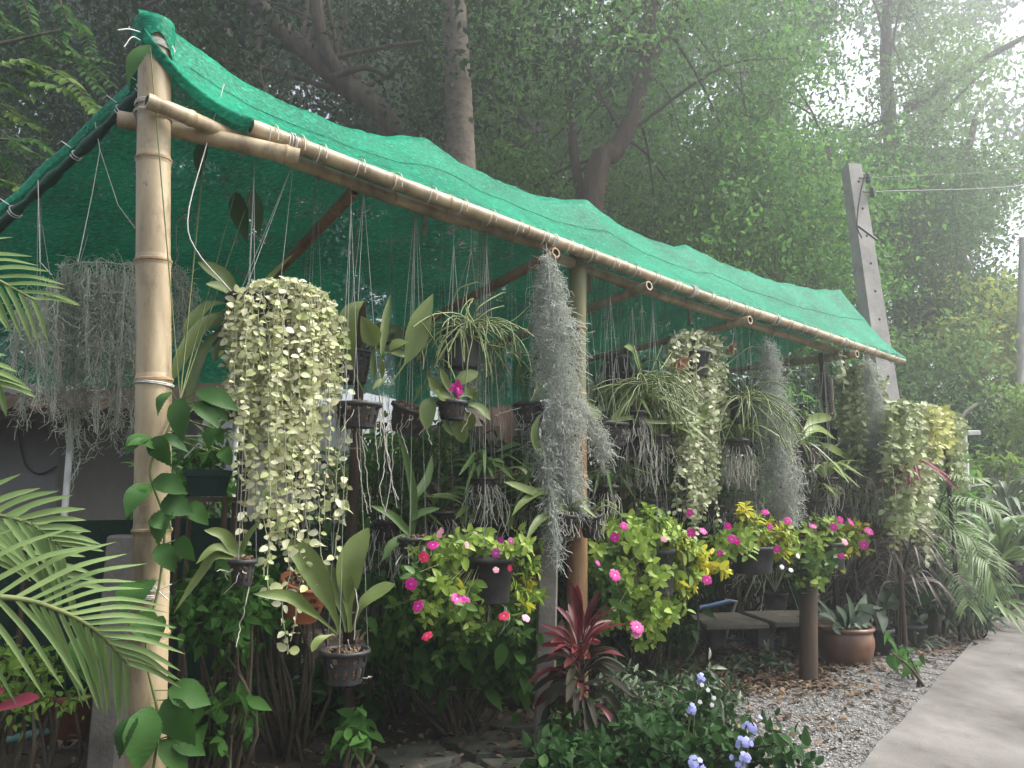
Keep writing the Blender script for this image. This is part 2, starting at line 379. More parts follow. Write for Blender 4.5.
def net_mat(name, c1, c2, alpha, hole=0.7, trans=0.3):
    m, nt, out = _mat(name)
    tc = nt.nodes.new('ShaderNodeTexCoord')
    n1 = nt.nodes.new('ShaderNodeTexNoise'); n1.inputs['Scale'].default_value = 3.5; n1.inputs['Detail'].default_value = 5
    nt.links.new(tc.outputs['Object'], n1.inputs['Vector'])
    # woven tape: fine broken streaks
    mp = nt.nodes.new('ShaderNodeMapping'); mp.inputs['Rotation'].default_value = (0, 0, -math.atan2(TD[1], TD[0])); mp.inputs['Scale'].default_value = (34, 100, 100)
    nt.links.new(tc.outputs['Object'], mp.inputs['Vector'])
    n2 = nt.nodes.new('ShaderNodeTexNoise'); n2.inputs['Scale'].default_value = 1.0; n2.inputs['Detail'].default_value = 2
    nt.links.new(mp.outputs[0], n2.inputs['Vector'])
    n3 = nt.nodes.new('ShaderNodeTexNoise'); n3.inputs['Scale'].default_value = 7.0; n3.inputs['Detail'].default_value = 3
    nt.links.new(tc.outputs['Object'], n3.inputs['Vector'])
    r = _ramp(nt, [c1, c2]); r.color_ramp.elements[0].position = .36; r.color_ramp.elements[1].position = .70
    ad = nt.nodes.new('ShaderNodeMath'); ad.operation = 'MULTIPLY_ADD'; ad.inputs[1].default_value = .45
    nt.links.new(n1.outputs['Fac'], ad.inputs[0])
    m2 = nt.nodes.new('ShaderNodeMath'); m2.operation = 'MULTIPLY'; m2.inputs[1].default_value = .65
    nt.links.new(n2.outputs['Fac'], m2.inputs[0]); nt.links.new(m2.outputs[0], ad.inputs[2])
    nt.links.new(ad.outputs[0], r.inputs['Fac'])
    p = nt.nodes.new('ShaderNodeBsdfPrincipled'); p.inputs['Roughness'].default_value = .55; p.inputs['Specular IOR Level'].default_value = .1
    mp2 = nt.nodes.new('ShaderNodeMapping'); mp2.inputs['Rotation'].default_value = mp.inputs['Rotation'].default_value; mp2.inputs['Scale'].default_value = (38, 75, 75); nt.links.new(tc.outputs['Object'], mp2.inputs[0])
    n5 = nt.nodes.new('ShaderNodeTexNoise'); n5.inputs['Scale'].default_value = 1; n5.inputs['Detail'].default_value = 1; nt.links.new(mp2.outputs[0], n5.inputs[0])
    gl_ = nt.nodes.new('ShaderNodeMapRange'); gl_.inputs[1].default_value = .56; gl_.inputs[2].default_value = .74; gl_.inputs[4].default_value = .6; nt.links.new(n5.outputs['Fac'], gl_.inputs[0])  # glints of the plastic tape, painted into the net colour as paler flecks
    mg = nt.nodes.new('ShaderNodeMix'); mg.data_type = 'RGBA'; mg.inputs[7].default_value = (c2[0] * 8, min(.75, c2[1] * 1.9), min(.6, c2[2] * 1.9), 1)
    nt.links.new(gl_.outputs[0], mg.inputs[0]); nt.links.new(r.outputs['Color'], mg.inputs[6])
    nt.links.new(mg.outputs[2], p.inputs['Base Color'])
    b = nt.nodes.new('ShaderNodeBump'); b.inputs['Strength'].default_value = .6; b.inputs['Distance'].default_value = .004
    nt.links.new(n2.outputs['Fac'], b.inputs['Height']); nt.links.new(b.outputs[0], p.inputs['Normal'])
    t = nt.nodes.new('ShaderNodeBsdfTranslucent'); nt.links.new(r.outputs['Color'], t.inputs['Color'])
    ms = nt.nodes.new('ShaderNodeMixShader'); ms.inputs[0].default_value = trans
    nt.links.new(p.outputs[0], ms.inputs[1]); nt.links.new(t.outputs[0], ms.inputs[2])
    tr = nt.nodes.new('ShaderNodeBsdfTransparent')
    # open mesh: the tape lets a little through everywhere, more where worn thin
    mr = nt.nodes.new('ShaderNodeMapRange'); mr.inputs[1].default_value = hole; mr.inputs[2].default_value = hole + .05; mr.inputs[3].default_value = 0; mr.inputs[4].default_value = .8
    mm = nt.nodes.new('ShaderNodeMath'); mm.operation = 'MULTIPLY_ADD'; mm.inputs[1].default_value = .55
    nt.links.new(n3.outputs['Fac'], mm.inputs[0])
    m4 = nt.nodes.new('ShaderNodeMath'); m4.operation = 'MULTIPLY'; m4.inputs[1].default_value = .5
    nt.links.new(n2.outputs['Fac'], m4.inputs[0]); nt.links.new(m4.outputs[0], mm.inputs[2])
    nt.links.new(mm.outputs[0], mr.inputs[0])
    a2 = nt.nodes.new('ShaderNodeMath'); a2.operation = 'ADD'; a2.use_clamp = True; a2.inputs[1].default_value = 1 - alpha
    nt.links.new(mr.outputs[0], a2.inputs[0])
    m3 = nt.nodes.new('ShaderNodeMixShader')
    nt.links.new(a2.outputs[0], m3.inputs[0]); nt.links.new(ms.outputs[0], m3.inputs[1]); nt.links.new(tr.outputs[0], m3.inputs[2])
    nt.links.new(m3.outputs[0], out.inputs['Surface'])
    return m
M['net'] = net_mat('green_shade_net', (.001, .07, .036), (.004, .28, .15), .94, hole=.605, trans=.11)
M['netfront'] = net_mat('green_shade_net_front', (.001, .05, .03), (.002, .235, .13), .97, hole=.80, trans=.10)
M['netroll'] = surf_mat('rolled_net', [(.003, .03, .018), (.007, .065, .04)], scale=10, rough=.5, bump=.5, bscale=50)
M['screen'] = net_mat('dark_net', (.003, .018, .012), (.006, .035, .022), .96, hole=.9, trans=.1)
# ------------------------------------------------------------------ ground, gravel, path
def poly_sheet(name, pts, z, mat, thick=0.0):
    mb = MB(); pts = [np.array((p[0], p[1], z)) for p in pts]; n = len(pts)
    mb.add(pts, [tuple(range(n))], 0, False)
    if thick > 0:
        lo = [p - np.array((0, 0, thick)) for p in pts]
        mb.add(pts + lo, [(i, n + i, n + (i + 1) % n, (i + 1) % n) for i in range(n)], 0, False)
    return structure(name, mb, mat)
M['soil'] = surf_mat('soil', [(.014, .012, .009), (.036, .029, .021), (.06, .048, .034), (.09, .073, .055)], scale=3.5, rough=.95, bump=.8, bscale=30, bdist=.02, detail=9)
M['gravelbed'] = surf_mat('gravel_bed', [(.05, .048, .045), (.17, .165, .155), (.30, .29, .275)], scale=55, rough=.95, bump=1.0, bscale=70, bdist=.02, detail=4)
M['path'] = surf_mat('worn_concrete_path', [(.065, .06, .053), (.125, .118, .107), (.165, .157, .145), (.21, .20, .185)], scale=2.6, rough=.85, bump=.25, bscale=90, detail=10, stretch=(1, .55, 1))
spot(M['path'], (.09, .08, .07), .54, .72, 4)
mb = MB(); N = 60
xs = np.concatenate((np.linspace(-400, -9, 8), np.linspace(-8, 12, N), np.linspace(13, 400, 8)))
ys = np.concatenate((np.linspace(-60, -1, 6), np.linspace(0, 16, N), np.linspace(17, 700, 10)))
X, Y = np.meshgrid(xs, ys)
Z = 0.0 * X + .012 * np.sin(X * 3.1 + Y * 1.7) * np.sin(Y * 2.3 - X) - .02
V = np.stack((X, Y, Z), -1).reshape(-1, 3); nx = len(xs)
F = [(j * nx + i, j * nx + i + 1, (j + 1) * nx + i + 1, (j + 1) * nx + i) for j in range(len(ys) - 1) for i in range(nx - 1)]
mb.add(V, F); structure('ground', mb, M['soil'])
E0 = G(866, 768); E1 = G(965, 655); E2 = G(1001, 619); E3 = G(1040, 600)
dE = nrm(E1 - E0); Em = E0 - dE * 3.0
edge = catmull([Em, E0, E1, E2, E2 + np.array((1.3, 1.1, 0)), E2 + np.array((3.5, 2.0, 0)), E2 + np.array((8.0, 3.0, 0))], 50)
tt = nrm(np.gradient(edge, axis=0)); nn = np.stack((tt[:, 1], -tt[:, 0], 0 * tt[:, 0]), 1)
far = edge + nn * 2.6
def strip(name, L, Rr, z, mat, drop):
    mb = MB(); n = len(L)
    L = L.copy(); Rr = Rr.copy(); L[:, 2] = z; Rr[:, 2] = z
    mb.add(np.vstack((L, Rr)), [(i, n + i, n + i + 1, i + 1) for i in range(n - 1)], 0, False)
    Lb = L.copy(); Lb[:, 2] = z - drop
    mb.add(np.vstack((L, Lb)), [(i, i + 1, n + i + 1, n + i) for i in range(n - 1)], 0, False)
    return structure(name, mb, mat)
wob = RNG.normal(0, .006, 50)
strip('path', edge + nn * wob[:, None], far, .035, M['path'], .08)
GB = [G(610, 800), G(690, 735), G(735, 702), G(800, 683), G(870, 664), G(925, 645), G(962, 630), G(985, 621)]
gl = catmull(GB, 50)
ge = catmull([E0 - dE * .55, E0, E1, E2], 50) + np.array((.05, -.03, 0))
strip('gravel_bed', gl, ge, .004, M['gravelbed'], .03)
# loose stones on the gravel bed
def pebbles(n, gen, z, smin, smax, mb):
    base = np.array([(1, 0, 0), (-1, 0, 0), (0, 1, 0), (0, -1, 0), (0, 0, 1), (0, 0, -1)], float)
    tf = np.array([(0, 2, 4), (2, 1, 4), (1, 3, 4), (3, 0, 4), (2, 0, 5), (1, 2, 5), (3, 1, 5), (0, 3, 5)])
    Pn = gen(n); Pn[:, 2] = z + RNG.uniform(0, .006, n)
    S = RNG.uniform(smin, smax, n) * RNG.uniform(.7, 1.2, n)
    a = RNG.uniform(0, 6.28, n); tv = base[None] * RNG.uniform(.6, 1.3, (n, 6, 1)) * np.array((1, .8, .55))
    c, s = np.cos(a)[:, None], np.sin(a)[:, None]
    x = tv[..., 0] * c - tv[..., 1] * s; y = tv[..., 0] * s + tv[..., 1] * c
    V = np.stack((x, y, tv[..., 2]), -1) * S[:, None, None] + Pn[:, None, :]
    F = tf[None] + (np.arange(n) * 6)[:, None, None]
    mb.add(V.reshape(-1, 3), F.reshape(-1, 3), 0, False)
def gen_gravel(n):
    t = RNG.uniform(0, 1, n) ** .8; u = RNG.beta(1.0, 1.0, n)
    i = np.clip((t * 49).astype(int), 0, 48)
    a, b = gl[i], ge[i]
    p = a + (b - a) * (u * 1.06 - .03)[:, None] + RNG.normal(0, .02, (n, 3)); return p
M['pebble'] = leaf_mat('pebble', [(.09, .088, .085), (.19, .185, .175), (.30, .29, .275), (.46, .45, .43)], trans=0, rough=.9, spec=.2)
mb = MB(); pebbles(26000, gen_gravel, .005, .005, .011, mb)
stuff('gravel', mb, M['pebble'], 'loose grey gravel spread beside the concrete path', 'gravel')
# leaf litter
def litter(n, gen, mb, s0, s1, z=.012):
    Pn = gen(n); Pn[:, 2] = z + RNG.uniform(0, .02, n)
    D = RNG.normal(size=(n, 3)); D[:, 2] *= .18; Nn = RNG.normal(0, .28, (n, 3)); Nn[:, 2] = 1
    scatter(mb, T_OVATE, Pn, D, Nn, RNG.uniform(s0, s1, n))
def gen_lit1(n):
    c = np.array([G(*q) for q in ((655, 690), (700, 672), (740, 680), (775, 690), (800, 684), (840, 668), (760, 664), (720, 650), (640, 668), (690, 690))])
    return c[RNG.integers(0, len(c), n)] + RNG.normal(0, 1, (n, 3)) * np.array((.24, .15, 0))
mb = MB(); litter(1700, gen_lit1, mb, .025, .06)
def gen_lit3(n):
    i = RNG.integers(0, 49, n); p = gl[i] + (ge[i] - gl[i]) * (RNG.uniform(-.12, 1.05, n) ** 1)[:, None]; return p
litter(45, gen_lit3, mb, .02, .05, .02)
def gen_lit4(n):
    c = np.array([G(*q) for q in ((955, 640), (975, 628), (930, 650), (990, 620))])
    return c[RNG.integers(0, len(c), n)] + RNG.normal(0, 1, (n, 3)) * np.array((.2, .25, 0))
litter(700, gen_lit4, mb, .03, .07)
stuff('leaf_litter', mb, M['lv_litter'], 'dry brown fallen leaves strewn along the gravel edge', 'leaf litter')
mb = MB()
def gen_lit2(n):
    p = np.zeros((n, 3)); p[:, 0] = RNG.uniform(-2.6, 2.2, n); p[:, 1] = RNG.uniform(2.4, 7.0, n)
    k = (p[:, 0] - 0.2) * 1.0 < (p[:, 1] - 2.6) * 1.1
    return p[k] if k.sum() else p
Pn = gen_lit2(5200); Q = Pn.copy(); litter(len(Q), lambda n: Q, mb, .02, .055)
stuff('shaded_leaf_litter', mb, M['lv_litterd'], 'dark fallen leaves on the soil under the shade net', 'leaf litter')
# paving stones under the net
for i, (pts, lab) in enumerate((
    ([(395, 792), (470, 762), (545, 800), (470, 840)], 'nearest weathered grey stone slab lying at the bottom edge of the picture'),
    ([(372, 752), (432, 741), (462, 757), (388, 782)], 'dark paving slab with its left end buried in soil'),
    ([(440, 739), (500, 731), (541, 752), (474, 757)], 'mossy paving slab between darker slabs and the grey square post'),
    ([(476, 727), (512, 718), (541, 728), (506, 731)], 'small far paving slab touching the brown leaf litter'),
    ([(480, 762), (556, 757), (600, 790), (560, 815)], 'paving slab half covered by the blue-flowered shrub'))):
    q = [G(*p) for p in pts]; c = sum(q) / 4; mb = MB()
    q = [c + (p - c) * .97 for p in q]
    sub = []
    for k in range(4):
        for t in np.linspace(0, 1, 6)[:-1]:
            p = q[k] * (1 - t) + q[(k + 1) % 4] * t; sub.append(p + RNG.normal(0, .008, 3) * (1, 1, 0))
    n = len(sub); zt = .004 + .002 * i
    top = np.array(sub); top[:, 2] = zt; inn = c + (top - c) * .95; inn[:, 2] = zt + .003; lo = top.copy(); lo[:, 2] = -.03
    mb.add(np.vstack((inn, top, lo)), [(k + r * n, (k + 1) % n + r * n, (k + 1) % n + n + r * n, k + n + r * n) for r in (0, 1) for k in range(n)], 0, False)
    mb.add(inn, [tuple(range(n))], 0, False)
    single('paving_slab', mb, M['slab'], lab, 'paving slab', 'stone slabs under the net')

# ------------------------------------------------------------------ bamboo
def bamboo(mb, pts, r0, r1, gap=.32, ns=16, hollow=False, first=.15, n=None, wob=.004, nodes=True):
    pts = np.asarray(pts, float); L = np.linalg.norm(np.diff(pts, axis=0), axis=1).sum()
    c = catmull(pts, 60); cum = np.concatenate(([0], np.cumsum(np.linalg.norm(np.diff(c, axis=0), axis=1)))); L = cum[-1]
    st = []; x = first; k = 0
    while x < L - .03 and nodes: st.append(x); x += gap * (1 + .22 * math.sin(k * 2.3 + r0 * 900)); k += 1
    s = [(0, 1.0, 0)]
    for v in st: s += [(v - .016, 1.0, 0), (v - .006, 1.05, 0), (v - .002, 1.11, 1), (v + .004, 1.10, 1), (v + .008, 1.02, 1), (v + .022, .985, 0)]
    s.append((L, 1.0, 0))
    s = sorted(s, key=lambda q: q[0]); t = np.array([q[0] for q in s])
    p = np.stack([np.interp(t, cum, c[:, i]) for i in range(3)], 1)
    p[:, :2] += wob * np.stack((np.sin(t * 3.1 + r0 * 77), np.cos(t * 2.3 + r0 * 31)), 1)
    r = (r0 + (r1 - r0) * t / L) * np.array([q[1] for q in s])
    tg, A, B = frames(p); th = np.linspace(0, 2 * math.pi, ns, endpoint=False)
    V = p[:, None] + r[:, None, None] * (np.cos(th)[None, :, None] * A[:, None] + np.sin(th)[None, :, None] * B[:, None])
    nr = len(p)
    for i in range(nr - 1):
        F = [(k, (k + 1) % ns, ns + (k + 1) % ns, ns + k) for k in range(ns)]
        mb.add(V[i:i + 2].reshape(-1, 3), F, 1 if s[i][2] and s[i + 1][2] else 0)
    for e, d in ((0, 1), (-1, -1)):
        ring = V[e]; ce = p[e]; inn = ce + (ring - ce) * .68; dp = inn + tg[e] * d * (.07 if hollow else .004)
        a = np.vstack((ring, inn, dp))
        mb.add(a, [(k, (k + 1) % ns, ns + (k + 1) % ns, ns + k) for k in range(ns)], 0, False)
        mb.add(a, [(ns + k, ns + (k + 1) % ns, 2 * ns + (k + 1) % ns, 2 * ns + k) for k in range(ns)], 2)
        mb.add(dp, [tuple(range(ns))], 2, False)
BM = lambda k='bamboo': [M[k], M['bamboo_node'], M['bamboo_inner']]
def lash(*a):
    mb = MB(); wrap(mb, *a); return SH.part('lashing', mb, [M['twine']])
def wrap(mb, c, axis, r, turns=2.5, pitch=.007, wr=.0022):
    "twine wound round a pole"
    ax = nrm(axis); a = nrm(np.cross(ax, (0.3, .5, .81))); b = np.cross(ax, a)
    th = np.linspace(0, 2 * math.pi * turns, int(14 * turns))
    p = np.asarray(c) + (r + wr) * (np.cos(th)[:, None] * a + np.sin(th)[:, None] * b) + ax * (th / 6.283 * pitch)[:, None]
    tube(mb, p, wr, 4)

SH = Thing('shade_shelter', 'long bamboo shelter roofed with green shade net over hanging orchids', 'shelter', A0)
beamA = R(250, 127, -.05); beamB = R(903, 361, -.05)
sA, _ = sco(beamA); sB, _ = sco(beamB)
def beam_z(s): return beamA[2] + (beamB[2] - beamA[2]) * (s - sA) / (sB - sA) - .035 * math.sin(math.pi * min(1, max(0, (s - sA) / (sB - sA))))
# front posts
topA = R(155, 24, 0.0); botA = P(140, 800, 2.6); botA = topA + (R(148, 700, 0) - topA) / (topA[2] - R(148, 700, 0)[2]) * (topA[2] + .05)
rA = 17.6 * mpp(2.62)
mb = MB(); bamboo(mb, [botA, R(149, 640, 0), R(153, 420, 0), R(154, 200, 0), topA], rA * 1.02, rA * .92, gap=.41, first=.28, ns=24)
SH.part('post', mb, BM(), label='thick pale front post with green vine leaves')
tB = R(578, 252, .06); yb = tB[1]
mb = MB(); gB = W(sco(tB)[0] - .03, .06, -.03)
mid = R(577, 425, .06)
bamboo(mb, [mid, tB], 10.5 * mpp(3.7), 9.5 * mpp(3.7), gap=.35, ns=18)
SH.part('post', mb, BM('green_pole'), label='greenish upper half of the middle front post')
mb = MB(); bamboo(mb, [gB, R(576, 600, .055), mid + np.array((-.004, 0, -.003))], 11 * mpp(3.7), 10.6 * mpp(3.7), gap=.9, ns=18)
SH.part('post', mb, BM('orange_pole'), label='orange-brown lower half of the middle front post')
pC = R(808, 668, .03); pC[2] = -.03
sC = sco(pC)[0]
mb = MB(); bamboo(mb, [pC, R(808, 560, .03), R(808, 528, .03)], 8.8 * mpp(5.1), 8.2 * mpp(5.1), gap=1.4, first=.9, ns=18)
SH.part('post', mb, BM('old_pole'), label='dark weathered far front post')
mb = MB(); g = R(838, 640, .5); g[2] = -.03; bamboo(mb, [g, R(830, 470, .45), R(821, 354, .12)], .022, .018, gap=.35, ns=12); SH.part('post', mb, BM('old_pole'))
# rear posts, thin
for (px, py, bx, by, k) in ((347, 735, 351, 380, 'old_pole'), (630, 660, 634, 400, 'orange_pole'), (232, 700, 231, 380, 'old_pole'), (842, 640, 843, 362, 'old_pole')):
    g = G(px, py); s, off = sco(g)
    zt = 2.1
    mb = MB(); bamboo(mb, [W(s, off, -.03), W(s, off, 1.1), W(s + .01, off, zt)], 6.2 * mpp(g[1]), 5.4 * mpp(g[1]), gap=.4, ns=12)
    SH.part('post', mb, BM(k))
# beams along the front
mb = MB(); bpts = [W(s, -.05, beam_z(s)) for s in np.linspace(sA, sB, 7)]
bamboo(mb, bpts, .031, .027, gap=.36, ns=18, hollow=True, first=.2); SH.part('beam', mb, BM())
mb = MB(); bamboo(mb, [R(117, 119, .09), R(200, 134, .0), R(300, 158, -.115)], .030, .033, gap=.34, ns=16, hollow=True); SH.part('beam', mb, BM())
mb = MB(); bamboo(mb, [R(145, 100, -.10), R(185, 116, -.09), R(260, 148, .05), R(420, 207, .05), R(556, 248, .02)], .026, .031, gap=.31, ns=16, hollow=True); SH.part('beam', mb, BM())
mb = MB(); bamboo(mb, [R(556, 258, .06), R(690, 305, .06), R(840, 352, .05)], .028, .024, gap=.33, ns=14, hollow=True); SH.part('beam', mb, BM())
# ridge, rafters, roof
PK = [(152, 14), (425, 137), (588, 200), (686, 245), (840, 290), (893, 345)]
RO = [.03, .30, .32, .34, .34, .12]
rid = []
for (px, py), o in zip(PK, RO):
    p = R(px, py, o); rid.append((sco(p)[0], o, p[2]))
rs = np.array([r[0] for r in rid])
def ridge(s):
    i = int(np.clip(np.searchsorted(rs, s) - 1, 0, len(rid) - 2)); a, b = rid[i], rid[i + 1]
    t = (s - a[0]) / (b[0] - a[0]); t = min(1, max(0, t))
    sag = (.12, .085, .07, .07, .02)[i]
    return a[1] + (b[1] - a[1]) * t, a[2] + (b[2] - a[2]) * t - sag * 4 * max(0, t) * (1 - t)
BACK = 1.8
def back_z(s): return 2.02 + .04 * s
def roof_z(s, off):
    ro, rz = ridge(s)
    if off <= .02: return beam_z(s) - .03
    if off <= ro: return beam_z(s) + (rz - beam_z(s)) * off / max(ro, .01)
    return rz + (back_z(s) - rz) * (off - ro) / (BACK - ro)
for (px, py) in ((365, 186), (541, 248), (634, 282), (735, 318), (843, 356)):
    s = sco(R(px, py, 0))[0]
    p0 = W(s, -.10, beam_z(s) - .075) if px > 400 else W(s, .10, beam_z(s) - .03); p1 = W(s, BACK - .05, back_z(s) - .07)
    mb = MB(); bamboo(mb, [p0, (p0 + p1) / 2 + np.array((0, 0, -.012)), p1], .026, .023, gap=.4, ns=12, hollow=True)
    SH.part('rafter', mb, BM('orange_pole' if px < 600 else 'bamboo'))
# props that lift the ridge
for i, (s, o, z) in enumerate(rid[1:5]):
    mb = MB(); bamboo(mb, [W(s, o, beam_z(s) - .03), W(s, o, z - .015)], .012, .010, gap=.3, ns=8)
    SH.part('ridge_prop', mb, BM())
# the net itself
sL, sE = rid[0][0] - .045, sco(R(897, 357, 0))[0]
cols = np.linspace(0, 1, 190); rows = []
nv = 46
HE0, HE1 = R(140, 84, .06), R(-75, 285, 1.25)
Vn = np.zeros((nv, len(cols), 3))
rn = np.random.default_rng(5)
for j, c in enumerate(cols):
    s = sL + (sE - sL) * c
    ro, rz = ridge(s)
    if s < sA:
        t = (s - sL) / (sA - sL); zf = (topA[2] - .07) * (1 - t) + (beam_z(sA) + .03) * t - .10 * t * (1 - t) * 4 * .6; of = -.078
    else: zf = beam_z(s) + .02; of = -.075
    # back edge swings out to the left at the near end
    sb = s - .75 * max(0, 1 - c * 2.2) - .0; zb = back_z(s)
    rz2 = rz
    for i in range(nv):
        v = i / (nv - 1)
        if v < .06:                                     # tucked under the beam
            t = v / .06; o = of + .0 + .02 * (1 - t); z = zf - .035 * (1 - t); ss = s
        elif v < .38:
            t = (v - .06) / .32; o = of + (ro - of) * t; z = zf + (rz2 - zf) * t - .035 * math.sin(math.pi * t); ss = s
        elif v < .84:
            t = (v - .38) / .46; o = ro + (BACK - ro) * t; z = rz2 + (zb - rz2) * t - .07 * math.sin(math.pi * t) - .02 * math.sin(s * 6) * math.sin(math.pi * t); ss = s + (sb - s) * t
        else:
            t = (v - .84) / .16; hang = (.33 + .05 * math.sin(s * 3.1)) * min(1, max(0, (1 - c) * 6))
            o = BACK + .05 * math.sin(t * 3) + .03 * math.sin(s * 9) * t; z = zb - hang * t; ss = sb
        q = W(ss, o, z); wb = max(0, 1 - c / .07) ** 1.4
        if v >= .38 and wb > 0:
            te = (v - .38) / .46
            e = HE0 + (HE1 - HE0) * min(1, te) if te <= 1 else HE1 - np.array((0, 0, .5 * (v - .84) / .16 * min(1, c * 20)))
            q = q * (1 - wb) + e * wb
        Vn[i, j] = q
    # small wrinkles
fr = .010 * np.sin(np.linspace(0, 1, nv) * 70)[:, None] * np.sin(cols * 9 + 1)[None, :] * np.clip((np.linspace(0, 1, nv) - .4) * 5, 0, 1)[:, None] + (np.sin(cols * 61)[None, :] * .5 + np.sin(cols * 143 + 1)[None, :] * .35) * np.sin(np.linspace(0, 1, nv) * 3.14)[:, None] * .010
Vn[:, :, 2] += fr + rn.normal(0, .0015, Vn.shape[:2])
nc = len(cols)
mb = MB(); mb.add(Vn.reshape(-1, 3), [(i * nc + j, i * nc + j + 1, (i + 1) * nc + j + 1, (i + 1) * nc + j) for i in range(nv - 1) for j in range(nc - 1)])
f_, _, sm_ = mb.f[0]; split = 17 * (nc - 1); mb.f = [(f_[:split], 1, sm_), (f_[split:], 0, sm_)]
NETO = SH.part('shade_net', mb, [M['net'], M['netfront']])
for i in (11,):
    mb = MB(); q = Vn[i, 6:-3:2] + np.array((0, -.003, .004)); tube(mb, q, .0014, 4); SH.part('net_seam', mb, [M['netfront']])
mb = MB(); th = np.linspace(0, 2 * math.pi, 29)[:-1]; V = []
for i, (r_, z_) in enumerate(((.3, .016), (.8, .014), (1.1, .002), (1.16, -.022), (1.18, -.05))):
    for k, a in enumerate(th): V.append(topA + (r_ * rA * math.cos(a), r_ * rA * math.sin(a), z_ - (.035 * (i == 4) * (1 + math.sin(a * 3 + 1) + .5 * math.cos(a)) if i == 4 else 0)))
mb.add(V, [(i * 28 + k, i * 28 + (k + 1) % 28, i * 28 + 28 + (k + 1) % 28, i * 28 + 28 + k) for i in range(4) for k in range(28)]); mb.add(V[:28], [tuple(range(28))], 0, False)
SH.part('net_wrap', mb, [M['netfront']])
# rolled hem down the near end of the net
k0 = int(nv * .40); hem = catmull([R(146, 66, .05), HE0 + (0, 0, -.03), HE0 * .6 + HE1 * .4 + (0, 0, -.05), HE1 + (0, 0, -.03)], 40)
mb = MB(); rr = .018 + .004 * np.sin(np.arange(40) * 1.3) + .003 * np.sin(np.arange(40) * 3.1); rr[0] *= .6
tube(mb, hem, rr, 12); SH.part('rolled_hem', mb, [M['netroll']])
for i in (6, 9, 12, 16, 22, 29):
    mb = MB(); wrap(mb, hem[i], hem[i + 1] - hem[i], rr[i] + .002, 1.4, .012, .0022)
    e = hem[i] + np.array((-.01, -.03, .01)); tube(mb, [e, e + np.array((-.03, -.01, .02)), e + np.array((-.05, .0, .012))], .0018, 4); SH.part('lashing', mb, [M['twine']])
# twine: post-to-beam lashings and the spiral that sews the net to the beam
mb = MB()
for (px, py, tn) in ((155, 52, 5), (154, 110, 2.5), (153, 118, 2), (154, 386, 2), (147, 590, 4), (146, 598, 3)):
    lash(R(px, py, 0), (.08, .05, 1), rA * 1.02, tn, .005, .0022)
for a, b in (((140, 32), (118, 30)), ((140, 40), (124, 47))):
    tube(mb, catmull([R(*a, -.06), R((a[0] + b[0]) / 2, a[1] - 3, -.09), R(*b, -.1)], 8), .002, 4)
for a, b in (((150, 110), (176, 105)), ((176, 105), (186, 122)), ((158, 590), (172, 584)), ((150, 600), (170, 592)), ((152, 585), (168, 600))):
    tube(mb, [R(*a, -.075), R(*b, -.09)], .002, 4)
s = sA + .06
while s < sB - .1:
    lash(W(s, -.05, beam_z(s)), TD + np.array((0, 0, -.05)), .038, 1.15, .03, .0022); s += .12 + .05 * math.sin(s * 40)
for (px, py) in ((286, 148), (550, 246), (690, 300), (775, 334), (843, 357)):
    s_ = sco(R(px, py, -.05))[0]; p = W(s_, -.05, beam_z(s_)); lash(p, TD, .031, 2.5, .012, .0024)
SH.part('twine_ends', mb, [M['twine']])
mb = MB()
for (x0, y0, x1, y1) in ((95, 122, 100, 150), (100, 150, 92, 195), (92, 195, 78, 262), (100, 150, 118, 205), (118, 205, 135, 228), (38, 180, 40, 262), (40, 262, 52, 275)):
    tube(mb, [R(x0, y0, .25), R(x1, y1, .25)], .0015, 4)
tube(mb, catmull([R(224, 84, -.02), R(205, 150, -.02), R(188, 215, -.02), R(196, 250, -.01), R(232, 292, .04)], 16), .0022, 4)
SH.part('loose_twine', mb, [M['twine']])

# ------------------------------------------------------------------ square concrete posts
def square_post(px0, py0, px1, py1, Y, w, lab, mat='concrete'):
    a = P(px0, py0, Y); b = P(px1, py1, Y); a = b + (a - b) * ((b[2] + .05) / (b[2] - a[2]))
    ax_ = nrm(b - a); x = nrm(np.cross((0, 1, 0), ax_)); y = np.cross(ax_, x); mb = MB()
    box(mb, (a + b) / 2, (w, w, np.linalg.norm(b - a)), x, y, 0, .008)
    return single('concrete_post', mb, M[mat], lab, 'post')
square_post(107, 768, 127, 535, 3.05, .105, 'grey square concrete post standing behind the thick pale bamboo post')
square_post(544, 735, 551, 430, 3.72, .088, 'dark grey square post rising behind the red cordyline')

# ------------------------------------------------------------------ utility poles, wires, white pole
UY = 7.6
a = P(889, 430, UY); b = P(851, 166, UY)
a = b + (a - b) * ((b[2] + .1) / (b[2] - a[2]))
T = Thing('utility_pole', 'leaning grey concrete utility pole with bolt holes behind the net roof', 'utility pole', a)
mb = MB(); ax_ = nrm(b - a); fx = nrm(np.cross((-.25, 1, 0), ax_)); fy = np.cross(ax_, fx)
Ln = np.linalg.norm(b - a); w0, w1 = .255, .15
q = [(-1, -1), (1, -1), (1, 1), (-1, 1)]
def sec(t):
    c = a + (b - a) * t; w = (w0 + (w1 - w0) * t) / 2
    return [c + fx * u * w + fy * v * w * .8 for u, v in q]
V = sec(0) + sec(1)
mb.add(V, [(0, 1, 5, 4), (1, 2, 6, 5), (2, 3, 7, 6), (3, 0, 4, 7), (4, 5, 6, 7)], 0, False)
T.part('shaft', mb, [M['pole_concrete']])
mb = MB()
for t in np.arange(.40, .99, .062):
    c = a + (b - a) * t - fy * ((w0 + (w1 - w0) * t) / 2 * .8 + .001) + fx * .01
    th = np.linspace(0, 6.283, 9)[:-1]
    mb.add([c + .014 * (math.cos(k) * fx + math.sin(k) * ax_) for k in th], [tuple(range(8))], 0, False)
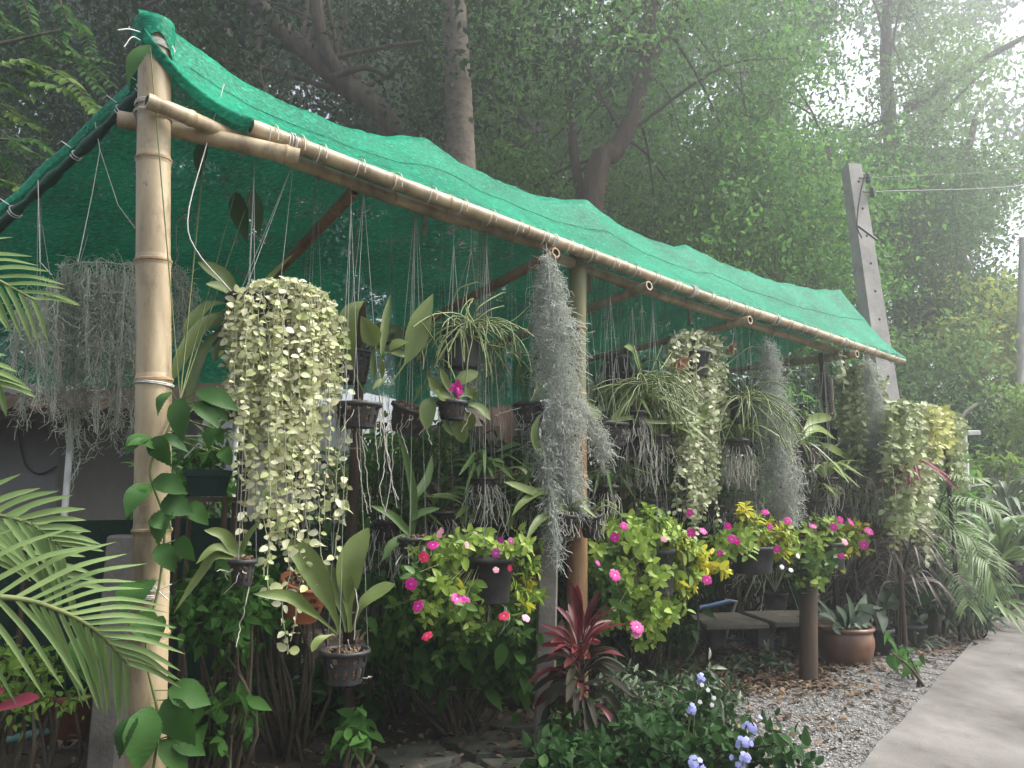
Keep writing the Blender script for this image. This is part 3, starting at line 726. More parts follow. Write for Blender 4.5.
T.part('bolt_hole', mb, [M['hole']], kind='stuff')
def insulator(p):
    mb = MB(); lathe(mb, [(0, -.05), (.02, -.05), (.028, -.03), (.018, -.01), (.03, .0), (.018, .012), (.028, .03), (.016, .05), (0, .05)], p, 10)
    tube(mb, [p, p - fx * .1], .008, 5); T.part('insulator', mb, [M['plastic']])
i1 = P(868, 178, UY - .05); i2 = P(872, 192, UY - .05); insulator(i1); insulator(i2)
mb = MB(); tube(mb, catmull([P(866, 172, UY - .13), P(860, 195, UY - .15), P(857, 225, UY - .16), P(862, 238, UY - .17)], 12), .008, 5)
tube(mb, [P(858, 226, UY - .2), P(877, 240, UY - .2)], .012, 5); T.part('cable_bracket', mb, [M['plastic']])
wr = np.random.default_rng(3)
for (p0, p1, r, lab) in ((i2, P(1110, 168, 12.5), .007, 'thick dark lower cable running right from the concrete pole'), (i1, P(1100, 150, 12.5), .003, 'thin upper wire running right from the concrete pole'),
                         (P(955, 250, 13), P(1090, 330, 12), .004, 'thin wire sloping down to the right across the hazy trees')):
    c = catmull([p0, (p0 + p1) / 2 + np.array((0, 0, -.12)), p1], 20); mb = MB(); tube(mb, c, r, 5)
    single('overhead_wire', mb, M['plastic'], lab, 'overhead wire', 'overhead wires')
a = P(1021, 640, 12.5); b = P(1023, 238, 12.5); a[2] = -.05; mb = MB()
tube(mb, [a, b], [.08, .055], 10); single('utility_pole', mb, M['pole_concrete'], 'thin far grey pole at the right edge among pale leaves', 'utility pole')
a = P(968, 500, 8.6); b = P(964, 430, 8.6); g0 = b + (a - b) * ((b[2] + .05) / (b[2] - a[2]))
T = Thing('white_pole', 'thin white metal pole with a short flat bracket by the far palm', 'pole', g0)
mb = MB(); tube(mb, [g0, b], .028, 8); T.part('tube', mb, [M['whitepaint']])
mb = MB(); box(mb, b + np.array((.09, 0, -.03)), (.16, .04, .05), mi=0, bev=.006); T.part('bracket', mb, [M['whitepaint']])

# ------------------------------------------------------------------ the house at the back left
hl, hr = P(-170, 470, 5.9), P(58, 470, 5.9)
T = Thing('house', 'small grey rendered house with a low brown tiled eave behind the moss curtain', 'house', (hl[0], 5.9, 0))
mb = MB(); box(mb, ((hl[0] + hr[0]) / 2, 7.2, 1.05), (hr[0] - hl[0], 2.6, 2.2), bev=.01); T.part('wall', mb, [M['wall']])
e0 = P(-170, 400, 5.3); e1 = P(243, 412, 5.3)
mb = MB(); zz = e1[2]
nr = 26
for k in range(nr):
    x0 = e0[0] + (e1[0] - e0[0]) * k / nr; x1 = e0[0] + (e1[0] - e0[0]) * (k + 1) / nr; xm = (x0 + x1) / 2
    V = []
    for (yy, dz) in ((5.3, 0), (8.6, 1.0)):
        V += [(x0, yy, zz + dz), (xm, yy, zz + dz + .035), (x1, yy, zz + dz), (x0, yy, zz + dz - .05), (x1, yy, zz + dz - .05)]
    mb.add(V, [(0, 1, 6, 5), (1, 2, 7, 6), (0, 3, 4, 2), (0, 2, 1, 1)][:2], 0, False)
    mb.add(V, [(0, 3, 4), (0, 4, 2), (0, 2, 1)], 0, False); mb.add(V, [(3, 8, 9, 4)], 0, False)
T.part('roof', mb, [M['rooftile']])
for px in (72, 236):
    a = P(px, 420, 5.45); mb = MB(); tube(mb, [(a[0], 5.45, 0), (a[0], 5.45, zz)], .022, 8); T.part('eave_post', mb, [M['whitepaint']])
mb = MB(); c = catmull([P(18, 415, 5.88), P(20, 440, 5.88), P(26, 465, 5.87), P(40, 474, 5.87), P(57, 466, 5.87)], 16); tube(mb, c, .008, 5); T.part('cable', mb, [M['plastic']])
# brown board panel seen between the baskets
mb = MB(); a, b = P(412, 425, 7.2), P(500, 500, 7.2)
for k in range(7):
    z0 = b[2] * 0 + (a[2]) * k / 7; z1 = a[2] * (k + 1) / 7 - .012
    box(mb, ((a[0] + b[0]) / 2, 7.2, (z0 + z1) / 2), (b[0] - a[0], .03, z1 - z0))
single('board_fence', mb, M['oldwood'], 'short fence of weathered horizontal boards behind the hanging baskets', 'fence')
mb = MB(); a, b = P(190, 412, 11.5), P(352, 490, 11.5)
box(mb, ((a[0] + b[0]) / 2, 11.5, a[2] / 2), (b[0] - a[0], .18, a[2]), mi=0, bev=.01)
single('white_wall', mb, [M['whitepaint']], 'bright white garden wall glimpsed behind the largest pale leaf curtain', 'wall')
# dark net screen along the back of the near bay, with its pipe
a = G(0, 752); b = G(262, 692); d = nrm(b - a); a2 = a - d * 1.6; b2 = b + d * .3
T = Thing('net_screen', 'low dark green net screen stretched above a pipe behind the palm', 'screen', a2)
mb = MB(); n = 40; V = []
for i in range(n):
    t = i / (n - 1); p = a2 + (b2 - a2) * t; o = .025 * math.sin(t * 25)
    for z in np.linspace(0.04, 1.0, 8): V.append(p + np.array((-d[1], d[0], 0)) * (o * z + .03) + np.array((0, 0, z)))
mb.add(V, [(i * 8 + k, i * 8 + 8 + k, i * 8 + 9 + k, i * 8 + 1 + k) for i in range(n - 1) for k in range(7)]); T.part('net', mb, [M['screen']])
mb = MB(); tube(mb, [a2 + (0, 0, .045), b2 + (0, 0, .045)], .02, 8); T.part('pipe', mb, [M['aquapipe']])
for t in (.02, .5, .98):
    p = a2 + (b2 - a2) * t; mb = MB(); tube(mb, [p + (0, 0, -.03), p + (0, 0, 1.02)], .015, 6); T.part('stake', mb, [M['old_pole']])
# ------------------------------------------------------------------ trees
TRUNKS = [(592, 195, 26), (612, 158, 18), (345, 85, 34), (322, 55, 30), (382, 115, 28), (300, 15, 24), (280, 25, 22), (400, 140, 20)]
HOLES = [(1000, 30, 16), (1018, 120, 10), (853, 66, 8), (842, 104, 9), (866, 20, 9), (1013, 243, 14), (985, -5, 14)]
def clumps(rng, x, y, Yr, n, r, holes=True):
    out = []
    while len(out) < n:
        px, py, Y = rng.uniform(*x), rng.uniform(*y), rng.uniform(*Yr)
        rr = rng.uniform(*r)
        if holes and any((px - a) ** 2 + (py - b) ** 2 < (c + rr * FPX / Y * .7) ** 2 for a, b, c in HOLES): continue
        p = P(px, py, Y)
        if holes and Y < 9.8 and any((px - a) ** 2 + (py - b) ** 2 < (c + rr * FPX / Y * .75) ** 2 for a, b, c in TRUNKS): continue
        if holes and p[2] < .3: continue
        p[2] = max(p[2], .05)
        out.append((p, rr))
    return out
def crown_mesh(rng, cl, per, size, T=T_TREE, squash=.75, droop=.35, sub=7):
    mb = MB(); PP = []
    for c, r in cl:
        n = int(per * (r / .7) ** 2)
        # twigs inside the clump: the leaves gather round them, gaps stay between
        tw = rng.normal(0, .5, (sub, 3)) * r * np.array((1, 1, squash)) + c
        k = rng.integers(0, sub, n)
        PP.append(tw[k] + rng.normal(0, .27, (n, 3)) * r * np.array((1, 1, .7)))
    Pn = np.concatenate(PP)
    keep = np.ones(len(Pn), bool)
    # never through the shelter
    q = Pn - A0; off = q @ ND; keep &= ~((off < 2.1) & (Pn[:, 2] < 3.6) & (q @ TD < 5.5))
    Pn = Pn[keep]; n = len(Pn)
    D = rdir(n, rng); D[:, 2] -= droop; Nn = rdir(n, rng) + np.array((0, 0, .8))
    scatter(mb, T, Pn, D, Nn, rng.uniform(size * .6, size * 1.3, n))
    return mb
def tree(name, label, trunk, tr, cl, per, size, leaf, bark='bark', limbs=.32, seed=1, group='trees behind the shelter', extra=(), squash=.75, T=T_TREE, limb_r=.035, sub=7):
    rng = np.random.default_rng(seed)
    TT = Thing(name, label, 'tree', trunk[0] * np.array((1, 1, 0)), group)
    tp = catmull(trunk, 26); rad = np.interp(np.linspace(0, 1, 26), np.linspace(0, 1, len(tr)), tr)
    mb = MB(); tube(mb, tp, rad * (1 + .05 * np.sin(np.arange(26) * 2.2)), 14); TT.part('trunk', mb, [M[bark]])
    for e in extra:
        mb = MB(); pts, r0, r1 = e; c = catmull(pts, 18); tube(mb, c, np.linspace(r0, r1, 18), 10); TT.part('limb', mb, [M[bark]])
    mb = MB(); cnt = 0
    for c, r in cl:
        if rng.uniform() > limbs: continue
        i = int(rng.integers(10, 26)); s = tp[i]
        if np.linalg.norm(c - s) > 3.2: continue
        m = (s + c) / 2 + np.array((0, 0, .25)) + rng.normal(0, .15, 3)
        tube(mb, catmull([s, m, c], 10), np.linspace(min(limb_r, rad[i] * .6), .008, 10), 6, cap=False); cnt += 1
    if cnt: TT.part('branches', mb, [M[bark]])
    TT.part('crown', crown_mesh(rng, cl, per, size, squash=squash, T=T, sub=sub), [M[leaf]])
    return TT
def gz(p): return np.array((p[0], p[1], -.05))
r1 = np.random.default_rng(21)
# ringed palm trunk
t0 = P(461, 170, 7.6); t1 = P(452, -30, 7.6)
tp = [gz(t0 + (t0 - t1) * .8), t0, t1, t1 + (t1 - t0) * 1.6]
T = Thing('palm_tree', 'tall palm with a straight ringed grey trunk rising behind the net', 'tree', tp[0] * np.array((1, 1, 0)), 'trees behind the shelter')
c = catmull(tp, 150); zz = c[:, 2]; rad = np.interp(zz, [0, 3.3, 5.5, 9], [.24, .165, .128, .11]) * (1 + .035 * ((zz * 7.5) % 1.0) + .006 * r1.normal(size=150))
mb = MB(); tube(mb, c, rad, 18); T.part('trunk', mb, [M['palmbark']])
top = c[-1]; mb = MB()
for k in range(13):
    a = k * 2.4; d = np.array((math.cos(a), math.sin(a), 0)); L = 2.6
    ln = catmull([top, top + d * L * .45 + np.array((0, 0, .7)), top + d * L * .85 + np.array((0, 0, .35)), top + d * L + np.array((0, 0, -.5))], 18)
    tube(mb, ln, np.linspace(.03, .008, 18), 5)
    tg = nrm(np.gradient(ln, axis=0)); sd = np.cross(tg, (0, 0, 1))
    for sg in (-1, 1):
        q = ln[3:]; scatter(mb, T_STRAP, q, nrm(sd[3:] * sg + tg[3:] * .5 + np.array((0, 0, -.35))), np.tile((0, 0, 1.0), (len(q), 1)), .8)
T.part('fronds', mb, [M['lv_mid']])
# left dark tree with the two leaning limbs
over = [(W(r1.uniform(-2.5, 5.0), r1.uniform(1.0, 6.0), r1.uniform(5.2, 8.0)), r1.uniform(.6, 1.0)) for _ in range(42)]  # unseen overhead clumps added to this crown to shade the net roof
cl = over + clumps(r1, (-160, 470), (-170, 150), (8.5, 12), 150, (.45, .85)) + clumps(r1, (-120, 120), (40, 330), (7.5, 11), 60, (.4, .75))
fk = P(388, 122, 9.2)
tree('broadleaf_tree', 'dark dense tree with two thick leaning limbs at the upper left', [gz(P(425, 300, 9.4)), P(405, 200, 9.4), fk, P(330, 72, 9.2), P(262, 10, 9.0), P(215, -60, 8.8)], [.24, .18, .145, .125, .11, .08],
     cl, 300, .085, 'lv_dark', 'bark', seed=2, extra=[([P(345, 82, 9.2), P(322, 40, 9.0), P(312, -40, 8.9)], .10, .07), ([P(330, 78, 9.1), P(365, 68, 9.1), P(395, 80, 9.3)], .05, .02)], limbs=.35)
# fine-leaved background of the left
cl = clumps(r1, (-260, 520), (-80, 300), (12, 16), 170, (.6, 1.1))
tree('broadleaf_tree', 'shadowy tree filling the gaps behind the leaning limbs', [gz(P(230, 400, 14)), P(235, 200, 14), P(220, 0, 14), P(240, -150, 14)], [.3, .25, .18, .08], cl, 260, .11, 'lv_dark', seed=3, limbs=.5)
# middle tree with the reddish slanting trunk
cl = clumps(r1, (470, 800), (-130, 265), (8.8, 12), 170, (.42, .85))
tk = P(592, 200, 9.4)
tree('broadleaf_tree', 'mid green tree with a reddish slanting trunk behind the middle of the net', [gz(P(560, 330, 9.4)), tk, P(616, 150, 9.4), P(634, 110, 9.4), P(655, 10, 9.4), P(662, -80, 9.4)], [.20, .15, .12, .10, .07, .05],
     cl, 330, .08, 'lv_mid', 'redbark', seed=4, extra=[([P(585, 205, 9.5), P(575, 160, 9.6), P(570, 60, 9.8), P(600, -40, 10)], .07, .04), ([P(630, 120, 9.4), P(648, 70, 9.3), P(685, 10, 9.2)], .06, .03)], limbs=.35, limb_r=.025)
cl = clumps(r1, (420, 900), (-110, 330), (12.5, 16), 120, (.6, 1.1))
tree('broadleaf_tree', 'deep green tree deep in shade between the palm and the reddish trunk', [gz(P(520, 400, 14.5)), P(530, 200, 14.5), P(525, 0, 14.5), P(560, -120, 14.5)], [.3, .24, .16, .07], cl, 260, .105, 'lv_tama', seed=5)
# bright foliage between net and concrete pole
cl = clumps(r1, (690, 880), (60, 330), (9.5, 12), 84, (.4, .75))
tree('broadleaf_tree', 'bushy bright green tree just left of the concrete pole', [gz(P(770, 420, 10.8)), P(772, 300, 10.8), P(760, 180, 10.8), P(780, 70, 10.8)], [.16, .13, .09, .04], cl, 330, .075, 'lv_mid', seed=6, limb_r=.02)
# right hazy tall trees
cl = clumps(r1, (800, 1070), (-150, 250), (14, 19), 125, (.6, 1.15))
tree('broadleaf_tree', 'tall hazy tree with thin pale upright trunk above the concrete pole', [gz(P(905, 420, 16)), P(900, 240, 16), P(886, 70, 16), P(892, -60, 16)], [.24, .2, .13, .07], cl, 250, .105, 'lv_hazy', 'bark', seed=7, limbs=.45,
     extra=[([P(905, 110, 15.5), P(960, 75, 15), P(1000, 50, 14.6), P(1060, 20, 14)], .10, .04), ([P(900, 160, 15.5), P(945, 110, 15), P(985, 70, 14.6)], .05, .02)])
cl = clumps(r1, (880, 1010), (165, 345), (13, 16), 60, (.5, .95)) + [(P(985, 300, 14), .6), (P(975, 330, 14), .5), (P(968, 355, 14), .35)]
tree('broadleaf_tree', 'hazy dark tree hanging low right of the concrete pole', [gz(P(965, 440, 15)), P(970, 330, 15), P(955, 220, 15), P(975, 120, 15)], [.2, .17, .12, .06], cl, 300, .095, 'lv_tama', seed=8, limb_r=.025)
# far backdrop of woodland
cl = clumps(r1, (-400, 1250), (-150, 330), (22, 30), 260, (1.3, 2.2))
cl = [q for q in cl if not (q[0][0] > .42 * q[0][1] and r1.uniform() < .75)]
mb = crown_mesh(r1, cl, 230, .26)
stuff('woodland', mb, M['lv_tama'], 'far dark mass of trees closing the view behind the nearer trees', 'woodland')
# feathery sprays close at the left
T = Thing('feathery_tree', 'tree at the left edge with bright feathery leaf sprays beside the bamboo post', 'tree', gz(P(-260, 520, 4.4)), 'trees behind the shelter')
b0 = P(-260, 520, 4.4); mb = MB(); tube(mb, catmull([gz(b0), P(-240, 300, 4.4), P(-190, 120, 4.4), P(-120, -40, 4.4)], 24), np.linspace(.14, .06, 24), 12); T.part('trunk', mb, [M['bark']])
def spray(mb, mbs, line, n, L, lf):
    c = catmull(line, 16); tube(mbs, c, np.linspace(.005, .0015, 16), 4)
    t = np.linspace(.12, 1, n); q = np.stack([np.interp(t * 15, np.arange(16), c[:, i]) for i in range(3)], 1)
    tg = nrm(np.gradient(q, axis=0)); sd = nrm(np.cross(tg, (0.1, -.5, 1)))
    for sg in (-1, 1):
        d = nrm(sd * sg + tg * .55 + RNG.normal(0, .1, q.shape) + np.array((0, 0, -.12)))
        scatter(mb, T_OVAL, q, d, np.tile((.1, -.5, 1.0), (n, 1)) + RNG.normal(0, .25, q.shape), lf * (1 - .4 * t), wid=.75)
mb, mbs, mbd = MB(), MB(), MB()
def branch_sprays(pairs, target, Y, lf):
    for pts in pairs:
        ln = [P(x, y, Y + RNG.uniform(-.08, .08)) for x, y in pts]
        q_ = MB(); spray(q_, mbs, ln, 13, .2, lf); T.part('leaf_spray', q_, [M[target]])
Yf = 3.5
branch_sprays([[(-10, 66), (15, 62), (45, 66)], [(5, 75), (25, 72), (40, 95)], [(28, 82), (62, 88), (98, 112)], [(48, 68), (75, 85), (97, 115)], [(-5, 100), (20, 118), (40, 128)], [(-20, 110), (0, 120), (22, 122)], [(12, 60), (28, 62), (44, 72)], [(-15, 82), (6, 85), (30, 98)], [(-8, 178), (12, 184), (30, 192)]], 'lv_spray', Yf, .068)
branch_sprays([[(30, 20), (45, 45), (52, 80)], [(40, 30), (70, 52), (110, 62)], [(55, 40), (85, 60), (112, 85)], [(-10, 20), (15, 30), (40, 60)], [(20, -10), (30, 20), (28, 50)], [(60, 0), (66, 20), (62, 40)], [(45, 55), (75, 62), (100, 90)], [(0, 130), (25, 150), (55, 160)], [(10, 140), (35, 140), (55, 155)], [(80, 95), (100, 110), (112, 130)], [(-10, 150), (10, 165), (20, 185)], [(-20, -5), (0, 15), (15, 40)], [(70, 15), (85, 30), (92, 55)]], 'lv_tama', 4.2, .07)
for q in ([(-200, 60), (-60, 55), (60, 30)], [(-200, 110), (-80, 85), (0, 66)], [(-180, 190), (-60, 140), (10, 140)]):
    tube(mbs, catmull([P(x, y, 3.9) for x, y in q], 14), np.linspace(.03, .005, 14), 6)
T.part('branches', mbs, [M['bark']])

# ------------------------------------------------------------------ shrubs behind and to the right
def bush(name, label, cat, base, cl, per, size, leaf, T=T_OVATE, stems=8, group=None, seed=1, stem='darkstem', sub=6, squash=.8, droop=.2):
    rng = np.random.default_rng(seed); TT = Thing(name, label, cat, base, group)
    mb = MB()
    for c, r in cl[:stems] if len(cl) > stems else cl:
        b = base + rng.normal(0, .05, 3) * np.array((1, 1, 0)); m = (b + c) / 2 + rng.normal(0, .06, 3)
        tube(mb, catmull([b, m, c], 8), np.linspace(.012, .004, 8), 5)
    if mb.n: TT.part('stems', mb, [M[stem]])
    TT.part('foliage', crown_mesh_b(rng, cl, per, size, T, squash, droop, sub), [M[leaf]]); return TT
def crown_mesh_b(rng, cl, per, size, T, squash, droop, sub):
    mb = MB(); PP = []
    for c, r in cl:
        n = max(6, int(per)); tw = rng.normal(0, .5, (sub, 3)) * r * np.array((1, 1, squash)) + c
        PP.append(tw[rng.integers(0, sub, n)] + rng.normal(0, .3, (n, 3)) * r)
    Pn = np.concatenate(PP); Pn = Pn[Pn[:, 2] > .01]; n = len(Pn)
    D = rdir(n, rng); D[:, 2] -= droop; Nn = rdir(n, rng) * .8 + np.array((0, -.15, .9))
    scatter(mb, T, Pn, D, Nn, rng.uniform(size * .6, size * 1.25, n)); return mb
def zone(seed, x, y, Yr, n, r): return clumps(np.random.default_rng(seed), x, y, Yr, n, r, False)
def gb(px, Y): return gz(P(px, 480, Y))
for (px, Y, x, y, n, r, lf, leaf, lab, sd) in (
    (400, 8.6, (350, 470), (440, 520), 12, (.25, .4), .09, 'lv_dark', 'dark leafy bush behind the centre orchid basket', 31),
    (560, 8.6, (480, 640), (400, 560), 26, (.3, .5), .09, 'lv_dark', 'broad dark bush behind the long grey moss cylinder', 32),
    (600, 8.2, (560, 660), (330, 420), 14, (.25, .4), .10, 'lv_mid', 'brighter green bush showing under the back of the net', 33),
    (720, 8.4, (650, 790), (390, 560), 26, (.3, .5), .09, 'lv_dark', 'dark bush behind the second patch of trailing leaves', 34),
    (770, 9.6, (720, 850), (330, 430), 18, (.3, .5), .10, 'lv_mid', 'green bush seen through the far end of the shelter', 35),
    (850, 8.8, (800, 900), (380, 520), 18, (.3, .45), .09, 'lv_shrub', 'bush at the foot of the leaning concrete pole', 36),
    (130, 9.5, (70, 220), (425, 500), 16, (.25, .45), .10, 'lv_lime', 'sunlit pale bush glimpsed beside the thick bamboo post', 37),
    (375, 10.5, (330, 400), (462, 500), 8, (.2, .35), .10, 'lv_yel', 'small sunlit bush glimpsed below the centre orchid basket', 38),
    (250, 7.6, (60, 360), (500, 590), 22, (.25, .4), .09, 'lv_dark', 'low dark hedge-like bush behind the net screen', 39)):
    bush('bush', lab, 'bush', gb(px, Y), zone(sd, x, y, (Y - .5, Y + .5), n, r), 150, lf, leaf, seed=sd, group='bushes behind the shelter')
for (px, Y, x, y, n, r, lf, leaf, lab, sd, per) in (
    (930, 12.5, (870, 960), (340, 440), 20, (.35, .6), .10, 'lv_hazy', 'large soft green shrub right of the leaning concrete pole', 41, 260),
    (1000, 13.5, (950, 1060), (290, 420), 30, (.4, .7), .11, 'lv_yel', 'sunlit yellow-green tree top at the right edge', 42, 240),
    (1010, 11, (975, 1100), (400, 500), 24, (.35, .55), .09, 'lv_lime', 'light green shrub behind the bare grey branches', 43, 200),
    (900, 10.5, (840, 960), (400, 520), 22, (.35, .5), .09, 'lv_shrub', 'dark shrub behind the far trailing curtains', 44, 220),
    (1000, 14.5, (930, 1200), (430, 560), 30, (.5, .8), .12, 'lv_hazy', 'grey-green thicket far down the path', 45, 200)):
    bush('bush', lab, 'bush', gb(px, Y), zone(sd, x, y, (Y - .7, Y + .7), n, r), per, lf, leaf, seed=sd, group='bushes along the far path', stems=10)
# pale bare-branched shrub (frangipani like)
b0 = gz(P(1000, 520, 9.3)); T = Thing('bare_shrub', 'shrub of bare pale forking branches with few leaves at the right edge', 'shrub', b0); mb = MB(); tips = []
rg = np.random.default_rng(8)
def fork(p, d, L, r, dep):
    q = p + d * L; m = (p + q) / 2 + rg.normal(0, .05, 3) * L; tube(mb, catmull([p, m, q], 7), np.linspace(r, r * .72, 7), 6)
    if dep == 0: tips.append((q, d)); return
    for k in range(2 if rg.uniform() < .7 else 3):
        dd = nrm(d + rg.normal(0, .5, 3) + np.array((0, 0, .12))); fork(q, dd, L * rg.uniform(.62, .85), r * .7, dep - 1)
for d in ((-.45, 0, 1), (-.1, .1, 1), (.3, -.1, 1), (.6, .2, .8)): fork(b0, nrm(d), .55, .04, 4)
tube(mb, catmull([P(955, 425, 9.2), P(966, 412, 9.2), P(977, 404, 9.2)], 8), .02, 6)
T.part('branches', mb, [M['palebark']])
mb = MB(); q = np.array([t for t, _ in tips]); q = np.repeat(q, 5, 0) + rg.normal(0, .05, (len(q) * 5, 3)); scatter(mb, T_LANCE, q, rdir(len(q), rg) + np.array((0, 0, .2)), np.tile((0, -.2, 1.0), (len(q), 1)), rg.uniform(.12, .22, len(q)))
T.part('foliage', mb, [M['lv_lime']])
# big dark trunk behind the baskets
T = Thing('tree_trunk', 'thick dark trunk behind the baskets left of the moss cylinder', 'tree', gz(P(478, 520, 7.9)), 'trees behind the shelter')
mb = MB(); tube(mb, catmull([gz(P(488, 520, 7.9)), P(486, 480, 7.9), P(478, 410, 7.9), P(470, 330, 7.9), P(465, 230, 7.9)], 20), np.linspace(.42, .25, 20) * (1 + .06 * np.sin(np.arange(20) * 1.7)), 16); T.part('trunk', mb, [M['redbark']])
# ------------------------------------------------------------------ hanging plants: helpers
def rim_wires(T, rim_c, rr, top, n=3, r=.0012, name='hanger_wire', over=None):
    mb = MB(); top = np.asarray(top)
    for k in range(n):
        a = k * 6.283 / n + .5; tube(mb, [rim_c + rr * np.array((math.cos(a), math.sin(a), 0)), top - (0, 0, .12), top], r, 4, cap=False)
    return T.part(name, mb, [M['wire']])
def top_of(px, off, lean=0.0):
    "where a wire hung at this spot meets beam or roof"
    s, o = sco(R(px, 400, off)); z = roof_z(s, o) if o > .05 else beam_z(s) - .03
    return W(s + lean, o, z)
def basket_mesh(mb, c, r1, r0, h, ns=26, tilt=None, slots=((2, 2, 1), (4, 2, 1)), rim=.006):
    "slotted pot: rows of openings round its side"
    ax_ = nrm(np.array((0, 0, 1.0)) if tilt is None else np.asarray(tilt, float))
    x = nrm(np.cross((0, 1, .01), ax_)); y = np.cross(ax_, x); nrw = 7
    hz = np.linspace(0, h, nrw); th = np.linspace(0, 2 * math.pi, ns, endpoint=False)
    for rad_off in (0, -.004):
        V = []
        for i in range(nrw):
            r = r0 + (r1 - r0) * i / (nrw - 1) + rad_off
            for k in range(ns): V.append(c + r * (math.cos(th[k]) * x + math.sin(th[k]) * y) + ax_ * hz[i])
        F = []
        for i in range(nrw - 1):
            for k in range(ns):
                if i in (1, 2, 4) and k % 2 == 0: continue
                F.append((i * ns + k, i * ns + (k + 1) % ns, (i + 1) * ns + (k + 1) % ns, (i + 1) * ns + k))
        mb.add(V, F, 0)
    lathe(mb, [(r1 - .004, h - .012), (r1 + rim, h - .012), (r1 + rim, h + .003), (r1 - .005, h + .003), (r1 - .006, h - .012)], c, ns, 0, ax_)
    lathe(mb, [(0, .004), (r0, .004), (r0, 0), (0, 0)], c, ns, 0, ax_)
def fill_mesh(mb, c, r, h, rng, tilt=None):
    ax_ = nrm(np.array((0, 0, 1.0)) if tilt is None else np.asarray(tilt, float))
    n = 40; a = rng.uniform(0, 6.28, n); q = np.sqrt(rng.uniform(0, 1, n)) * r * .9
    x = nrm(np.cross((0, 1, .01), ax_)); y = np.cross(ax_, x)
    lathe(mb, [(0, h * .9), (r * .6, h * .86), (r * .93, h * .75), (r * .8, .012), (0, .012)], c, 14, 0, ax_)
    for i in range(n):
        p = c + x * q[i] * math.cos(a[i]) + y * q[i] * math.sin(a[i]) + ax_ * (h * .92 + rng.uniform(-.008, .012))
        d = rng.normal(size=3); e = rng.normal(size=3); box(mb, p, (rng.uniform(.012, .03), rng.uniform(.008, .016), rng.uniform(.006, .014)), d, np.cross(d, e))
def basket(T, px, py, off, wpx, hpx, rng, mat='plastic', tilt=None, taper=.74, name='basket'):
    "slotted pot whose rim centre shows at px,py"
    p = R(px, py, off); m = mpp(p[1]); r = wpx * m / 2; h = hpx * m
    ax_ = nrm(np.array((0, 0, 1.0)) if tilt is None else np.asarray(tilt, float)); c = p - ax_ * h
    mb = MB(); basket_mesh(mb, c, r, r * taper, h, tilt=tilt); b = T.part(name, mb, [M[mat]])
    mb = MB(); fill_mesh(mb, c, r * .93, h, rng, tilt); T.part('potting_bark', mb, [M['bark_mix']], b)
    return p, r, h
def plain_pot(T, px, py, off, wpx, hpx, mat='plastic', taper=.78):
    p = R(px, py, off); m = mpp(p[1]); r = wpx * m / 2; h = hpx * m; c = p - (0, 0, h); mb = MB()
    lathe(mb, [(0, 0), (r * taper, 0), (r * taper + .003, .006), (r * .98, h * .86), (r * 1.06, h * .87), (r * 1.06, h), (r * .98, h), (r * .95, h * .88), (r * .93, h * .80), (0, h * .82)], c, 28)
    T.part('pot', mb, [M[mat]]); return p, r, h
def px_leaves(T, off, leaves, mat, rng, prof=ORCH, name='leaves', jit=.05, fold=.24):
    mb = MB()
    for lf in leaves:
        pts, w = lf[0], lf[1]; d0 = rng.uniform(-jit, jit) if len(lf) < 3 else lf[2]; n = len(pts)
        q = [R(x, y, off + d0 * i / max(1, n - 1)) for i, (x, y) in enumerate(pts)]
        face = np.array((rng.uniform(-.25, .45), -.9, rng.uniform(.25, .6)))
        blade(mb, q, w * mpp(q[0][1]) * .92, prof, face, fold, n=18, twist=rng.uniform(-.4, .4))
    return T.part(name, mb, [M[mat]])
def px_roots(T, off, lines, rng, r=.0022, name='roots', mat='root'):
    mb = MB()
    for ln in lines:
        q = [R(x, y, off + rng.uniform(-.03, .03)) for x, y in ln]; c = catmull(q, 5 * len(q))
        c[1:-1] += rng.normal(0, .0022, c[1:-1].shape); tube(mb, c, np.linspace(r, r * .7, len(c)), 5)
    return T.part(name, mb, [M[mat]])
def loose_roots(T, p, r, L, n, rng, spread=.6, rad=.0018, name='roots', parent=None):
    mb = MB()
    for k in range(n):
        a = rng.uniform(0, 6.28); s0 = p + r * rng.uniform(.5, 1.05) * np.array((math.cos(a), math.sin(a), 0)); l = L * rng.uniform(.35, 1.1)
        o = np.array((math.cos(a), math.sin(a), 0)) * spread * l * rng.uniform(.0, .5)
        q = [s0, s0 + o * .8 + (0, 0, -l * .25), s0 + o + (0, 0, -l * .6) + rng.normal(0, .01, 3), s0 + o * .9 + (0, 0, -l) + rng.normal(0, .02, 3)]
        c = catmull(q, 14); c[1:] += rng.normal(0, .002, c[1:].shape); tube(mb, c, rad, 4, cap=False)
    return T.part(name, mb, [M['root']], parent)
def orchid_blades(mb, base, n, L, w, rng, up=.8, arch=.5, prof=ORCH, azr=(0, 6.28)):
    for k in range(n):
        a = rng.uniform(*azr); l = L * rng.uniform(.6, 1.1); h = np.array((math.cos(a), math.sin(a), 0)); u = up * rng.uniform(.6, 1.2)
        d = nrm(h * rng.uniform(.35, 1.0) + np.array((0, 0, u)))
        q0 = base + h * .015; q1 = q0 + d * l * .5; q2 = q0 + d * l + h * l * arch * .35 - np.array((0, 0, l * arch * rng.uniform(.3, 1.0)))
        blade(mb, [q0, q1, q2], w * rng.uniform(.75, 1.2), prof, face=nrm(-h * .5 + np.array((0, -.3, 1))), fold=.2, n=12, twist=rng.uniform(-.5, .5))
GO = 'orchids hanging in slotted black pots'

